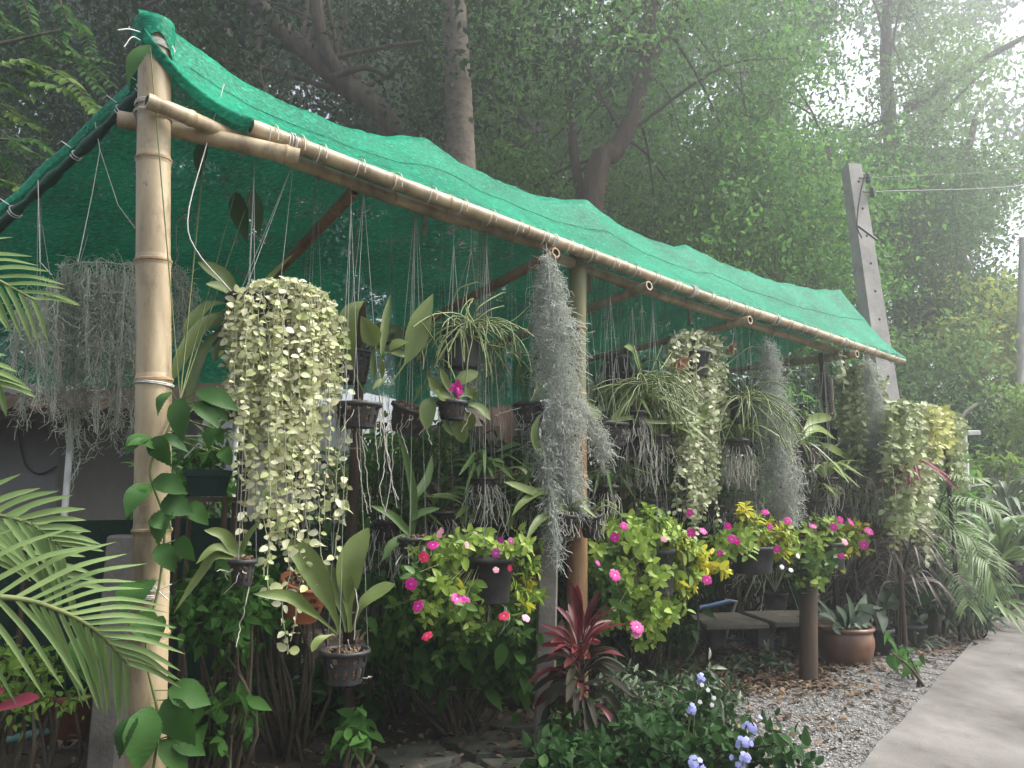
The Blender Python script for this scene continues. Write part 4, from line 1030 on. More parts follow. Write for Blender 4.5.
# ---- 1 the great pale curtain of round leaves, front left
def leafy_strands(mb, mbs, strands, rng, leaf, gap, wob=.022, T=T_OVAL, az=None):
    for pts in strands:
        c = catmull(pts, max(8, int(np.linalg.norm(np.diff(pts, axis=0), axis=1).sum() / .03)))
        c[1:] += np.cumsum(rng.normal(0, wob * .25, c[1:].shape), axis=0) * np.array((1, 1, .2))
        tube(mbs, c, .0017, 4, cap=False)
        seg = np.concatenate(([0], np.cumsum(np.linalg.norm(np.diff(c, axis=0), axis=1)))); L = seg[-1]
        t = np.cumsum(rng.uniform(.55, 1.5, int(L / gap) + 2)) * gap; t = t[t < L]
        if len(t) == 0: continue
        q = np.stack([np.interp(t, seg, c[:, i]) for i in range(3)], 1); n = len(q)
        a = rng.uniform(0, 6.28) + np.arange(n) * 1.57 + rng.normal(0, .35, n)
        for sg in (0, math.pi):
            keep = rng.uniform(0, 1, n) < .93
            d = np.stack((np.cos(a + sg), np.sin(a + sg), rng.normal(-.3, .5, n)), 1)
            nn = np.stack((rng.normal(0, .35, n), rng.normal(-.9, .4, n), rng.normal(.42, .4, n)), 1)
            scatter(mb, T, q[keep] + d[keep] * .004, d[keep], nn[keep], leaf * np.clip(rng.normal(1, .26, n), .45, 1.6)[keep], wid=rng.uniform(.8, 1.1, n)[keep])
def curtain(label, px0, px1, ytop, ybot, off, n, leaf, mat, seed, dome=0.0, deep=.10, group='trailing plants with small pale leaves', name='trailing_vine', pot=None, gap=None, cat='hanging plant', wires=True, rl=1.0, stem='palestem'):
    "ybot: list of (px, y) that gives how far the strands hang"
    rng = np.random.default_rng(seed); xc = (px0 + px1) / 2; c = R(xc, ytop, off); m = mpp(c[1]); hw = (px1 - px0) / 2 * m
    T = Thing(name, label, cat, c, group); mb, mbs = MB(), MB(); st = []
    for k in range(n):
        u = -1 + 2 * (k + rng.uniform(-.5, 1.5)) / n; dpt = rng.uniform(-1, 1) * math.sqrt(max(0, 1 - u * u * .8)) * deep
        x = xc + u * (px1 - px0) / 2; yb = np.interp(x, [q[0] for q in ybot], [q[1] for q in ybot]); yb = ytop + (yb - ytop) * (rng.uniform(.45, 1.0) ** rl)
        yt = ytop + dome * abs(u) ** 2 * rng.uniform(.7, 1.4)
        e = R(x, yb, off + dpt); a = R(x, yt, off + dpt)
        inn = c + (a - c) * rng.uniform(.15, .5) + (0, 0, rng.uniform(0, .02)); inn[2] = c[2] + rng.uniform(-.03, .02)
        st.append([inn, a * .7 + inn * .3 + np.array((0, 0, .03)), a + (0, 0, -.02), (a + e) / 2 + rng.normal(0, .012, 3), e])
    leafy_strands(mb, mbs, st, rng, leaf, gap or leaf * .8)
    T.part('stems', mbs, [M[stem]]); T.part('leaves', mb, [M[mat]])
    if pot: 
        p, r, h = plain_pot(T, xc if pot[2] is None else pot[2], ytop + pot[3], off, pot[0], pot[1], pot[4] if len(pot) > 4 else 'greyplastic')
        if wires: rim_wires(T, p, r, top_of(xc, off), 3)
    elif wires: rim_wires(T, c, .03, top_of(xc, off), 2)
    return T, rng
T, rng = curtain('largest curtain of pale round-leaved strands hanging right of the thick bamboo post', 230, 338, 290, [(226, 375), (238, 440), (250, 520), (268, 540), (288, 575), (306, 545), (322, 465), (340, 400)], .06, 185, .0245, 'lv_dis', 51, dome=26, deep=.12, pot=(50, 26, 254, 6), gap=.030, rl=1.5)
mb, mbs = MB(), MB()
long = [[(286, 500), (290, 560), (288, 610), (295, 655)], [(296, 500), (300, 560), (296, 600), (293, 640)], [(306, 500), (310, 545), (305, 585)], [(318, 500), (322, 540), (321, 585)], [(332, 480), (345, 515), (340, 560)], [(262, 500), (268, 545), (262, 575)], [(246, 480), (250, 530), (246, 556)], [(280, 520), (277, 555), (282, 600)], [(330, 440), (346, 480), (342, 520)], [(325, 320), (338, 350), (342, 430), (336, 500)]]
leafy_strands(mb, mbs, [[R(x, y, .02) for x, y in l] for l in long], rng, .033, .040)
T.part('long_stems', mbs, [M['palestem']]); T.part('long_strand_leaves', mb, [M['lv_dis']])
# ---- the other curtains, going away along the beam
curtain('variegated leafy curtain hanging from a grey pot halfway along the beam', 668, 722, 338, [(665, 420), (672, 470), (684, 535), (700, 540), (712, 525), (724, 440)], .10, 60, .029, 'lv_dis2', 52, dome=10, deep=.12, pot=(34, 26, 694, 14), gap=.033)
curtain('thin leafy strands beside the variegated curtain, ending in single leaves', 704, 732, 400, [(700, 440), (716, 495), (726, 490), (735, 440)], .16, 9, .04, 'lv_dis2', 53, deep=.05, gap=.07)
curtain('mixed green curtain hanging left of the last grey moss cylinder', 842, 880, 372, [(838, 430), (850, 480), (868, 505), (882, 440)], .14, 60, .036, 'lv_dis3', 54, dome=14, deep=.16, pot=(24, 18, 858, 14, 'plastic'))
curtain('single thin leafy strand hanging down from the far end of the beam', 836, 846, 345, [(834, 410), (848, 420)], -.03, 4, .03, 'lv_dis2', 55, deep=.02, gap=.05)
for (x0, x1, yt, yb, off, n, lf, mt, sd, lab) in (
    (888, 922, 408, [(886, 500), (900, 560), (912, 530), (924, 500)], -.15, 70, .045, 'lv_dis3', 61, 'pale curtain of leaves hanging just beyond the last moss cylinder'),
    (914, 934, 410, [(912, 500), (922, 580), (936, 520)], .05, 46, .045, 'lv_dis2', 62, 'long pale curtain between the first far one and the golden one'),
    (926, 948, 413, [(924, 450), (936, 470), (950, 455)], -.05, 46, .05, 'lv_disy', 63, 'short golden yellow curtain of leaves near the white pole'),
    (944, 962, 420, [(942, 470), (952, 510), (964, 490)], .1, 40, .045, 'lv_dis3', 64, 'last pale curtain of leaves right beside the white pole')):
    T, _ = curtain(lab, x0, x1, yt, yb, off, n, lf, mt, sd, dome=8, deep=.2, gap=.05, wires=False)
# the rail the far curtains hang from
mb = MB(); ra, rb = R(884, 404, .0), R(958, 415, .0); bamboo(mb, [ra, rb], .018, .016, ns=8)
for p in (ra + (rb - ra) * .06, rb - (rb - ra) * .22): tube(mb, [np.array((p[0], p[1], -.03)), p + (0, 0, .03)], .018, 8, mi=0)
single('bamboo_rail', mb, BM('old_pole'), 'dark bamboo rail on two legs carrying the far leafy curtains', 'rail')

# ---- grey moss
def curl(rng, n=9, amp=.35):
    p = np.zeros((n, 3)); d = np.array((0, 1.0, 0))
    for i in range(1, n): d = nrm(d + rng.normal(0, amp, 3)); p[i] = p[i - 1] + d / n
    V, F = [], []
    for i in range(n):
        w = .015 if i < n - 1 else .005; V += [p[i] + (-w, 0, 0), p[i] + (w, 0, 0), p[i] + (0, 0, w)]
    for i in range(n - 1):
        for a, b in ((0, 1), (1, 2), (2, 0)): F.append((i * 3 + a, i * 3 + b, i * 3 + 3 + b, i * 3 + 3 + a))
    return np.array(V), np.array(F)
def moss(label, cores, dens, mat, seed, off_len=.09, group='hanks of hanging grey moss', wires=(), hang=1.0):
    "cores: [(list of (px,py,off), [half-widths in px])]"
    rng = np.random.default_rng(seed); c0 = R(*cores[0][0][0]); T = Thing('hanging_moss', label, 'moss', c0, group); mb = MB()
    tm = [curl(rng, 9, a) for a in (.35, .5, .65, .8, .55, .45, .7, .6)]
    for pts, hw in cores:
        q = catmull([R(*p) for p in pts], 40); L = np.linalg.norm(np.diff(q, axis=0), axis=1).sum(); m = mpp(q[0][1])
        ww = np.interp(np.linspace(0, 1, 40), np.linspace(0, 1, len(hw)), hw) * m
        n = int(dens * L * max(ww.mean() / .08, .25)); wt = ww + .008; wt = wt / wt.sum()
        i = rng.choice(40, n, p=wt); a = rng.uniform(0, 6.28, n); rr = np.sqrt(rng.uniform(.02, 1, n)) * ww[i] * rng.choice([1, 1, 1, 1.18], n)
        # wisps: the radius breathes with angle and height
        rr *= .85 + .2 * np.sin(a * 3 + i * .5)
        Pn = q[i] + np.stack((np.cos(a) * rr, np.sin(a) * rr, rng.uniform(-.02, .02, n)), 1)
        D = np.stack((np.cos(a) * .6, np.sin(a) * .6, -hang * np.ones(n)), 1) * rng.uniform(.2, 1.2, (n, 1)) + rng.normal(0, .55, (n, 3))
        S = off_len * rng.uniform(.5, 1.3, n); kk = rng.integers(0, len(tm), n)
        for k, t in enumerate(tm):
            s = kk == k
            if s.any():
                t2 = (t[0] * np.array((1, 1, 1)), t[1]); scatter(mb, t2, Pn[s], D[s], rdir(int(s.sum()), rng), S[s] )
        for k in range(5):
            o = rng.normal(0, .25, 3) * ww.mean(); tube(mb, q[::4] + o + rng.normal(0, .006, q[::4].shape), .0018, 4, cap=False)
    T.part('strands', mb, [M[mat]])
    if wires:
        w_ = MB()
        for a, b in wires: tube(w_, [R(*a), R(*b)], .0016, 4)
        T.part('hanger_wire', w_, [M['wire']])
    return T
moss('long grey moss cylinder tapering to a point at its top, beside the middle post',
     [([(547, 256, -.1), (551, 300, -.1), (557, 360, -.1), (563, 430, -.1), (566, 490, -.1)], [4, 13, 21, 27, 27, 24, 19, 12]),
      ([(580, 400, -.1), (592, 425, -.1), (602, 445, -.1), (606, 455, -.1)], [8, 9, 6]),
      ([(545, 440, -.1), (548, 480, -.1), (553, 520, -.12), (558, 560, -.12)], [12, 10, 6, 3]),
      ([(572, 470, -.1), (577, 500, -.1), (583, 515, -.1)], [12, 8, 3])], 4300, 'lv_moss', 71, .085, wires=[((547, 256, -.1), (546, 240, -.06))])
moss('middle grey moss cylinder hanging near the yellow-leaved flower basket', [([(768, 344, .0), (771, 380, .0), (775, 430, .0), (781, 480, .0), (786, 520, .0)], [5, 11, 15, 20, 21, 19, 13])], 3300, 'lv_moss', 72, .09, wires=[((768, 345, 0), (770, 334, -.04))])
moss('farthest grey moss cylinder hanging in front of the concrete pole', [([(868, 362, -.08), (873, 395, -.08), (878, 440, -.08), (882, 480, -.08), (884, 515, -.08)], [5, 9, 13, 13, 11, 7])], 2900, 'lv_moss', 73, .10, wires=[((868, 363, -.08), (866, 352, -.06))])
cw = np.random.default_rng(741); lc = [([(60, 266, .62), (100, 263, .62), (145, 265, .62)], [4, 5, 3])]
for k in range(26):
    x = 18 + 122 * (k + cw.uniform(-.3, .7)) / 26; y0 = 264 + max(0, (62 - x)) * .9 + cw.uniform(0, 14); dd = .62 + cw.uniform(-.12, .12); ye = cw.uniform(350, 470); w_ = cw.uniform(2.5, 6.5)
    lc.append(([(x, y0, dd), (x + cw.uniform(-5, 5), y0 * .55 + ye * .45, dd), (x + cw.uniform(-10, 8), ye, dd)], [w_ * .6, w_, w_ * .9, w_ * .4]))
moss('wide ragged moss curtain draped over a wire left of the thick bamboo post', lc, 1150, 'lv_mossd', 74, .09, hang=1.6,
     wires=[((80, 262, .62), (88, 235, .62)), ((37, 285, .62), (38, 180, .62)), ((40, 285, .62), (41, 200, .62)), ((50, 275, .62), (42, 225, .62))])
moss('small moss hank peeping out right of the thick bamboo post', [([(176, 270, .7), (183, 300, .7), (184, 345, .7)], [8, 15, 8])], 2600, 'lv_mossd', 75, .10, wires=[((177, 270, .7), (176, 225, .7))])
moss('short straggly moss tuft hanging under the two black pots by the middle post', [([(603, 430, .0), (603, 455, .0), (604, 475, .0)], [5, 5, 3])], 3000, 'lv_moss', 76, .06, wires=[((603, 430, 0), (600, 415, .0))])
moss('thin moss veil hanging low behind the variegated curtain', [([(740, 460, .3), (742, 490, .3), (745, 515, .3)], [14, 22, 14]), ([(720, 470, .3), (735, 480, .3), (750, 482, .3)], [5, 6, 4])], 2300, 'lv_mossd', 77, .10)
moss('thin moss wisps left of the last leafy curtain', [([(822, 345, .3), (822, 380, .3), (822, 412, .3)], [3, 6, 3]), ([(829, 470, .3), (832, 500, .3)], [6, 5])], 1700, 'lv_mossd', 78, .09)

# ---- orchids with their own outlines
def orchid(label, px, py, off, w, h, leaves, mat, seed, roots=(), tilt=None, nroots=8, rl=.09, wires=3, top=None, group=GO, prof=ORCH, pot='plastic', jit=.06):
    rng = np.random.default_rng(seed); T = Thing('hanging_orchid', label, 'orchid', R(px, py, off), group)
    p, r, hh = basket(T, px, py, off, w, h, rng, pot, tilt)
    px_leaves(T, off, leaves, mat, rng, prof, jit=jit)
    if roots: px_roots(T, off - .02, roots, rng, name='aerial_roots')
    if nroots: loose_roots(T, p + (0, 0, -hh * .3), r * .9, rl, nroots, rng)
    if wires: rim_wires(T, p, r, top_of(px, off) if top is None else R(*top), wires)
    return T, rng
orchid('orchid with broad olive leaves drooping left toward the thick bamboo post', 244, 300, .16, 34, 24,
       [([(238, 312), (212, 318), (190, 345), (170, 384)], 17), ([(236, 322), (212, 342), (198, 372), (191, 408)], 21), ([(236, 305), (212, 304), (194, 320), (184, 338)], 14), ([(238, 300), (226, 280), (198, 262)], 18),
        ([(240, 300), (226, 290), (206, 284)], 13), ([(246, 292), (268, 282), (294, 254)], 13), ([(236, 325), (222, 345), (214, 362)], 12), ([(234, 318), (220, 322), (205, 330)], 15)], 'lv_orch', 81, wires=0, nroots=14)
orchid('orchid with tall paddle-shaped leaves and long pale roots, at the centre left', 358, 404, .05, 46, 24,
       [([(365, 394), (352, 366), (347, 335), (352, 312), (364, 301)], 24, -.05), ([(381, 356), (371, 335), (361, 316)], 23, -.08), ([(378, 380), (382, 350), (386, 318), (390, 296)], 10, .05), ([(384, 356), (396, 346), (409, 342)], 15, -.05),
        ([(388, 388), (410, 355), (420, 322), (433, 294)], 27, -.04), ([(384, 352), (398, 354), (412, 356)], 9, .03), ([(372, 392), (374, 370), (372, 350)], 8, .04), ([(381, 390), (383, 370), (381, 355)], 7, -.02), ([(368, 394), (378, 384), (388, 376)], 8, .02)], 'lv_orch', 82, prof=PETI,
       roots=[[(372, 395), (358, 420), (357, 450), (362, 485), (368, 514)], [(372, 398), (362, 430), (366, 470), (371, 512)], [(380, 395), (383, 430), (389, 465), (397, 508)], [(382, 396), (385, 440), (384, 470), (380, 490), (386, 516)], [(386, 396), (392, 440), (391, 480), (384, 520)], [(388, 396), (390, 420), (384, 430)], [(376, 396), (376, 440), (378, 470)], [(366, 400), (352, 425), (346, 400), (352, 390)], [(380, 400), (388, 455), (394, 490), (399, 500)]], nroots=20, rl=.13)
orchid('tilted black orchid pot right of the tall paddle-leaved orchid', 412, 408, .12, 40, 26, [([(412, 404), (420, 392), (424, 385)], 8)], 'lv_orchd', 83, tilt=(.35, -.2, 1), nroots=14, rl=.12)
T, rng = orchid('orchid with fleshy drooping leaves and one magenta flower', 452, 402, .02, 30, 18,
       [([(458, 402), (440, 392), (428, 376)], 14), ([(446, 396), (432, 402), (428, 412), (427, 430)], 19), ([(452, 392), (462, 380), (478, 372)], 15), ([(462, 404), (478, 408), (490, 420)], 13), ([(456, 406), (460, 425), (464, 443)], 18), ([(454, 398), (446, 384), (440, 368)], 10), ([(458, 398), (468, 394), (474, 402)], 15), ([(460, 408), (470, 418), (470, 430)], 13), ([(448, 396), (440, 398), (434, 392)], 14), ([(450, 406), (446, 425), (455, 436)], 6), ([(466, 395), (474, 398), (478, 392)], 9)], 'lv_orch', 84, nroots=6)
def orchid_flower(T, p, s, mat, rng):
    mb = MB(); 
    for k in range(6):
        a = k * 1.05 + .3; d = np.array((math.cos(a), -.45, math.sin(a))); scatter(mb, T_OVAL, p[None], d[None], np.array([[.1, -1, .3]]), s * (1.1 if k % 2 else .85))
    tube(mb, catmull([p, p + (0, -.01, -.02), p + (.004, -.016, -.045)], 6), [.010, .013, .014, .012, .008, .004], 8); return T.part('flower', mb, [M[mat]])
orchid_flower(T, R(457, 388, -.06), .034, 'pet_mag', rng)
orchid('small orchid with thin grey stems in a round black pot left of the moss cylinder', 530, 404, .05, 32, 19,
       [([(524, 402), (519, 384), (521, 366), (526, 352)], 8), ([(530, 402), (538, 390), (541, 376)], 9), ([(532, 402), (545, 384), (558, 380)], 7), ([(527, 402), (527, 380), (529, 366)], 6), ([(526, 370), (518, 356), (512, 352)], 7), ([(530, 372), (537, 358), (535, 345)], 9)], 'lv_orchd', 85, nroots=12, rl=.08,
       roots=[[(520, 408), (505, 412), (495, 415)], [(528, 420), (524, 428), (515, 430)]])
orchid('round black orchid pot hanging high behind the paddle-leaved orchid', 352, 352, .7, 40, 32, [([(360, 350), (372, 336), (384, 322)], 14), ([(368, 352), (380, 340), (398, 338)], 14), ([(372, 352), (392, 330), (402, 338)], 12), ([(350, 350), (340, 338), (336, 330)], 10), ([(376, 350), (396, 345), (400, 330)], 14), ([(380, 350), (398, 352), (412, 346)], 10)], 'lv_orchd', 86, nroots=10)
orchid('orchid pot leaning against the right side of the moss cylinder, low', 588, 420, .10, 30, 22, [([(592, 420), (604, 408), (618, 420)], 14), ([(588, 418), (578, 390), (582, 362)], 14), ([(592, 416), (588, 392), (590, 376)], 13)], 'lv_grey', 87, nroots=14, rl=.1)
orchid('orchid with long arching straps spreading right from a small black pot', 612, 424, .04, 32, 22,
       [([(604, 424), (630, 418), (655, 422), (700, 422)], 6), ([(640, 420), (655, 432), (660, 446), (662, 462)], 9), ([(672, 424), (694, 414), (722, 396)], 15), ([(676, 424), (694, 420), (708, 402)], 22), ([(680, 424), (700, 424), (718, 436)], 11), ([(600, 420), (590, 412), (574, 398)], 17), ([(612, 420), (634, 396), (648, 388), (668, 390)], 8), ([(612, 420), (628, 400), (634, 370)], 7), ([(676, 426), (680, 432), (686, 442)], 11), ([(645, 386), (668, 380), (690, 386)], 11), ([(616, 420), (640, 400), (662, 392), (676, 398)], 8), ([(640, 372), (632, 352), (624, 346)], 10)], 'lv_orch', 88, nroots=12, prof=STRP, jit=.1)
orchid('orchid with three smooth light green leaves and a pale round tip', 806, 446, .05, 26, 18,
       [([(802, 432), (812, 420), (832, 417)], 12), ([(800, 444), (814, 430), (836, 440)], 13), ([(816, 440), (830, 450), (851, 460)], 15), ([(804, 442), (796, 426), (790, 410)], 8), ([(800, 446), (790, 440), (784, 428)], 8)], 'lv_orchl', 89, nroots=16, rl=.22)
orchid('orchid with narrow leaves hanging low left behind the pale curtain', 243, 560, .02, 25, 24,
       [([(240, 556), (216, 556), (202, 574), (174, 613)], 13), ([(238, 556), (224, 536), (204, 530)], 13), ([(240, 556), (216, 548), (196, 564)], 9), ([(242, 552), (250, 535), (262, 520)], 8)], 'lv_orch', 90, roots=[[(250, 566), (247, 600), (240, 625), (236, 647)]], nroots=8, rl=.05, prof=STRP)
orchid('lowest orchid with thick upright leaves and a crooked white root', 345, 650, -.02, 46, 30,
       [([(341, 634), (328, 598), (306, 560), (282, 540)], 26, .06), ([(350, 632), (348, 592), (352, 560), (369, 528)], 29, -.04), ([(353, 630), (362, 606), (380, 592), (395, 584)], 17, -.06), ([(338, 634), (312, 612), (290, 597), (254, 594)], 13, -.03), ([(346, 632), (340, 596), (326, 560)], 16, .1), ([(334, 634), (320, 640), (312, 652)], 10, -.02), ([(348, 610), (347, 590), (350, 575)], 12, -.05)], 'lv_orch', 91,
       roots=[[(340, 662), (348, 660), (355, 664)], [(358, 668), (360, 676), (366, 678), (372, 677)], [(348, 640), (352, 655), (347, 668), (349, 684)], [(352, 580), (357, 600), (354, 640)], [(330, 660), (332, 668)]], nroots=6, rl=.03)
orchid('bare-rooted orchid under a thin stem, left of the first flower basket', 412, 538, .10, 30, 16, [([(412, 536), (414, 500), (408, 465), (398, 430)], 9), ([(410, 534), (392, 516), (370, 505)], 9), ([(412, 500), (426, 480), (432, 455)], 10), ([(410, 520), (424, 512), (440, 508)], 8), ([(408, 536), (392, 545), (384, 560)], 10)], 'lv_orchd', 92, nroots=40, rl=.07, prof=STRP)
# mid-height rows deeper under the net
for (px, py, off, w, h, nl, L, lw, mat, sd, lab) in (
    (480, 524, .22, 32, 16, 9, .22, .036, 'lv_orch', 101, 'bushy orchid in a shallow black pot just above the first flower basket'),
    (512, 528, .22, 32, 18, 8, .24, .042, 'lv_orch', 102, 'broad-leaved orchid in a shallow black pot left of the grey square post'),
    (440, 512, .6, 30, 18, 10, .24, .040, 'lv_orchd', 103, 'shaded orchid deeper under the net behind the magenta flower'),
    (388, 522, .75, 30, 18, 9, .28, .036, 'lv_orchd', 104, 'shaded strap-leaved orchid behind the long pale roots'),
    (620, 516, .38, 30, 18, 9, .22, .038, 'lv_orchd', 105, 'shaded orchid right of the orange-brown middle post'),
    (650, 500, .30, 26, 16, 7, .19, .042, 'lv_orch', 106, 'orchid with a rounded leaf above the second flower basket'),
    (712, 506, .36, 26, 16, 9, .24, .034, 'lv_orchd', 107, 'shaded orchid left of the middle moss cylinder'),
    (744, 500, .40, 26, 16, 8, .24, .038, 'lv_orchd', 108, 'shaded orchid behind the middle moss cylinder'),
    (812, 500, .10, 26, 15, 10, .26, .040, 'lv_orch', 109, 'leafy orchid right of the middle moss cylinder'),
    (838, 505, .15, 26, 15, 10, .28, .034, 'lv_orch', 110, 'leafy orchid above the last flower basket'),
    (700, 432, .40, 22, 15, 5, .16, .03, 'lv_orchd', 111, 'small dark pot hidden behind the variegated curtain'),
    (716, 428, .30, 26, 18, 6, .2, .03, 'lv_orch', 112, 'black slotted pot right of the variegated curtain'),
    (628, 436, .30, 30, 20, 4, .17, .03, 'lv_orchd', 113, 'old pot with matted roots behind the arching straps'),
    (762, 440, .35, 26, 16, 6, .2, .03, 'lv_orchd', 114, 'dark pot just behind the middle moss cylinder'),
    (826, 460, .32, 24, 18, 7, .24, .032, 'lv_orchd', 115, 'rooty pot below the three light green leaves'),
    (862, 488, .12, 24, 16, 9, .3, .03, 'lv_orch', 116, 'strap-leaved orchid under the mixed green curtain'),
    (300, 470, .9, 30, 20, 9, .26, .036, 'lv_orchd', 117, 'shaded orchid far behind the largest pale curtain'),
    (796, 420, .35, 22, 15, 7, .24, .03, 'lv_orch', 118, 'orchid hanging behind the right edge of the middle moss cylinder')):
    rng = np.random.default_rng(sd); T = Thing('hanging_orchid', lab, 'orchid', R(px, py, off), GO)
    p, r, hh = basket(T, px, py, off, w, h, rng, 'plastic')
    mb = MB(); orchid_blades(mb, p, nl + 6, L * 1.15, lw, rng, up=.8, arch=.8); T.part('leaves', mb, [M[mat]])
    loose_roots(T, p + (0, 0, -hh * .4), r * .9, .16 + .16 * rng.uniform(), 26, rng); rim_wires(T, p, r, top_of(px, off), 3, r=.0011)
for (px, py, off, w, h, nl, L, lw, mat, sd, lab) in (
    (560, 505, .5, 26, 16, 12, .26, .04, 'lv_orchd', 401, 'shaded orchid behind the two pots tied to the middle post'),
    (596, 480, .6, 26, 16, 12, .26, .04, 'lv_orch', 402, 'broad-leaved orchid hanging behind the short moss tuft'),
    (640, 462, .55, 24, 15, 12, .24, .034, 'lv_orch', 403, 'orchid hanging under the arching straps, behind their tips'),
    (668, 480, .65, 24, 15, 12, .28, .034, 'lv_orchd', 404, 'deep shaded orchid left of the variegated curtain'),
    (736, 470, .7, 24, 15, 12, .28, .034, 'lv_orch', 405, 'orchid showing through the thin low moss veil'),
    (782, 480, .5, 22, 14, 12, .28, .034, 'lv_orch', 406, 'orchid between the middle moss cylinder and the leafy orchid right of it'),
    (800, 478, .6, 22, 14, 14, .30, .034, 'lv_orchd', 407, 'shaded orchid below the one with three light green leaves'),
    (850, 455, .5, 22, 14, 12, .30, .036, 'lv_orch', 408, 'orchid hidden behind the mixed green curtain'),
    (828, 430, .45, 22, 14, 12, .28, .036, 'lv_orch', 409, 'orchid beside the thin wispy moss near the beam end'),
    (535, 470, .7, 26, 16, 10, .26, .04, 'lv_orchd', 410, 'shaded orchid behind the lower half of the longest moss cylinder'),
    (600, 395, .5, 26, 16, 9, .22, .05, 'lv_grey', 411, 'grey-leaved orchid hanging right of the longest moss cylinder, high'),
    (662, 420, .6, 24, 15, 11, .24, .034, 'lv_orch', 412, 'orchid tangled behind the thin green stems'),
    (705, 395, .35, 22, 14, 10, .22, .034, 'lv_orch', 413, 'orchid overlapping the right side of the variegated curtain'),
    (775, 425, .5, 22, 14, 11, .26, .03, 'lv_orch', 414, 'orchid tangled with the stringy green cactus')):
    rng = np.random.default_rng(sd); T = Thing('hanging_orchid', lab, 'orchid', R(px, py, off), GO)
    p, r, hh = basket(T, px, py, off, w, h, rng, 'plastic')
    mb = MB(); orchid_blades(mb, p, nl + 7, L * 1.2, lw * .9, rng, up=.6, arch=1.0); T.part('leaves', mb, [M[mat]])
    loose_roots(T, p + (0, 0, -hh * .4), r * .9, .26, 34, rng); rim_wires(T, p, r, top_of(px, off), 3, r=.0011)
for (px, py, off, w, h, nl, L, lw, mat, sd, lab) in (
    (634, 412, .04, 24, 16, 22, .30, .020, 'lv_orch', 421, 'orchid with a fan of narrow yellow-green leaves above the second flower basket'),
    (656, 436, .10, 24, 16, 20, .28, .020, 'lv_orch', 422, 'narrow-leaved orchid crowding the left edge of the variegated curtain'),
    (484, 478, .12, 26, 16, 18, .26, .026, 'lv_orchd', 423, 'leafy orchid hanging between the magenta flower and the first flower basket'),
    (536, 492, .10, 24, 15, 16, .24, .026, 'lv_orch', 424, 'leafy orchid just left of the tail of the longest moss cylinder'),
    (606, 486, .12, 24, 15, 16, .24, .024, 'lv_orchd', 425, 'leafy orchid between the middle post and the second flower basket'),
    (738, 440, .06, 22, 14, 22, .28, .018, 'lv_orch', 426, 'grassy orchid between the variegated curtain and the middle moss cylinder'),
    (790, 452, .08, 22, 14, 20, .28, .020, 'lv_orch', 427, 'grassy orchid touching the right side of the middle moss cylinder'),
    (826, 478, .04, 22, 14, 20, .30, .022, 'lv_orchl', 428, 'light green orchid above the fourth flower basket'),
    (858, 470, .0, 22, 14, 20, .32, .020, 'lv_orch', 429, 'orchid with long thin leaves and roots left of the last moss cylinder')):
    rng = np.random.default_rng(sd); T = Thing('hanging_orchid', lab, 'orchid', R(px, py, off), GO)
    p, r, hh = basket(T, px, py, off, w, h, rng, 'plastic')
    mb = MB(); orchid_blades(mb, p, nl, L, lw, rng, up=.7, arch=1.0, prof=STRP); T.part('leaves', mb, [M[mat]])
    loose_roots(T, p + (0, 0, -hh * .4), r * .9, .24, 30, rng); rim_wires(T, p, r, top_of(px, off), 3, r=.0011)
# small slotted pots tied to the middle post
for (px, py, off, sd, lab) in ((566, 512, -.10, 121, 'mossy black pot tied to the left of the middle post'), (590, 514, -.08, 122, 'black pot tied to the right of the middle post')):
    rng = np.random.default_rng(sd); T = Thing('orchid_pot', lab, 'orchid', R(px, py, off), 'pots tied to the middle post')
    p, r, hh = basket(T, px, py, off, 24, 22, rng, tilt=(.2 if px < 580 else -.1, -.25, 1)); mb = MB(); orchid_blades(mb, p, 4, .16, .03, rng, up=.5, arch=.7, prof=STRP); T.part('leaves', mb, [M['lv_orch']]); loose_roots(T, p, r, .12, 14, rng)
    if px < 580: px_leaves(T, off, [([(566, 512), (550, 500), (520, 488), (504, 482)], 11), ([(568, 512), (545, 492), (524, 502), (512, 516)], 9), ([(556, 470), (538, 450), (534, 432), (540, 414)], 9), ([(560, 512), (540, 520), (526, 540)], 9)], 'lv_orch', rng, STRP, 'long_leaves')

# ---- stick-stemmed rhipsalis
def rhipsalis(label, px, py, off, n, L, mat, seed, pot=None, spread=1.0, up=.5, top=None, r=.0032, lift=()):
    rng = np.random.default_rng(seed); c = R(px, py, off); T = Thing('stick_cactus', label, 'hanging plant', c, 'hanging plants with thin leafless stems'); mb = MB()
    def stem(p, d, l, rr, dep):
        q = [p]; dd = d.copy(); k = 7
        for i in range(k): dd = nrm(dd + np.array((0, 0, -.22)) + rng.normal(0, .06, 3)); q.append(q[-1] + dd * l / k)
        tube(mb, q, rr, 5)
        if dep: 
            for j in range(rng.integers(1, 3)): i = int(rng.integers(3, 7)); stem(np.array(q[i]), nrm(dd + rng.normal(0, .6, 3)), l * rng.uniform(.35, .6), rr * .85, dep - 1)
    for k in range(n):
        a = rng.uniform(0, 6.28); d = nrm(np.array((math.cos(a) * spread, math.sin(a) * spread * .7, rng.uniform(-.3, up)))); stem(c + rng.normal(0, .02, 3), d, L * rng.uniform(.5, 1.1), r * rng.uniform(.8, 1.15), 1)
    for pts in lift: tube(mb, catmull([R(x, y, off + rng.uniform(-.05, .05)) for x, y in pts], 12), r * 1.1, 5)
    T.part('stems', mb, [M[mat]])
    if pot:
        p, rr, hh = plain_pot(T, pot[0], pot[1], off + pot[4], pot[2], pot[3], 'greyplastic' if pot[5] else 'plastic'); rim_wires(T, p, rr, top_of(px, off), 3)
    return T
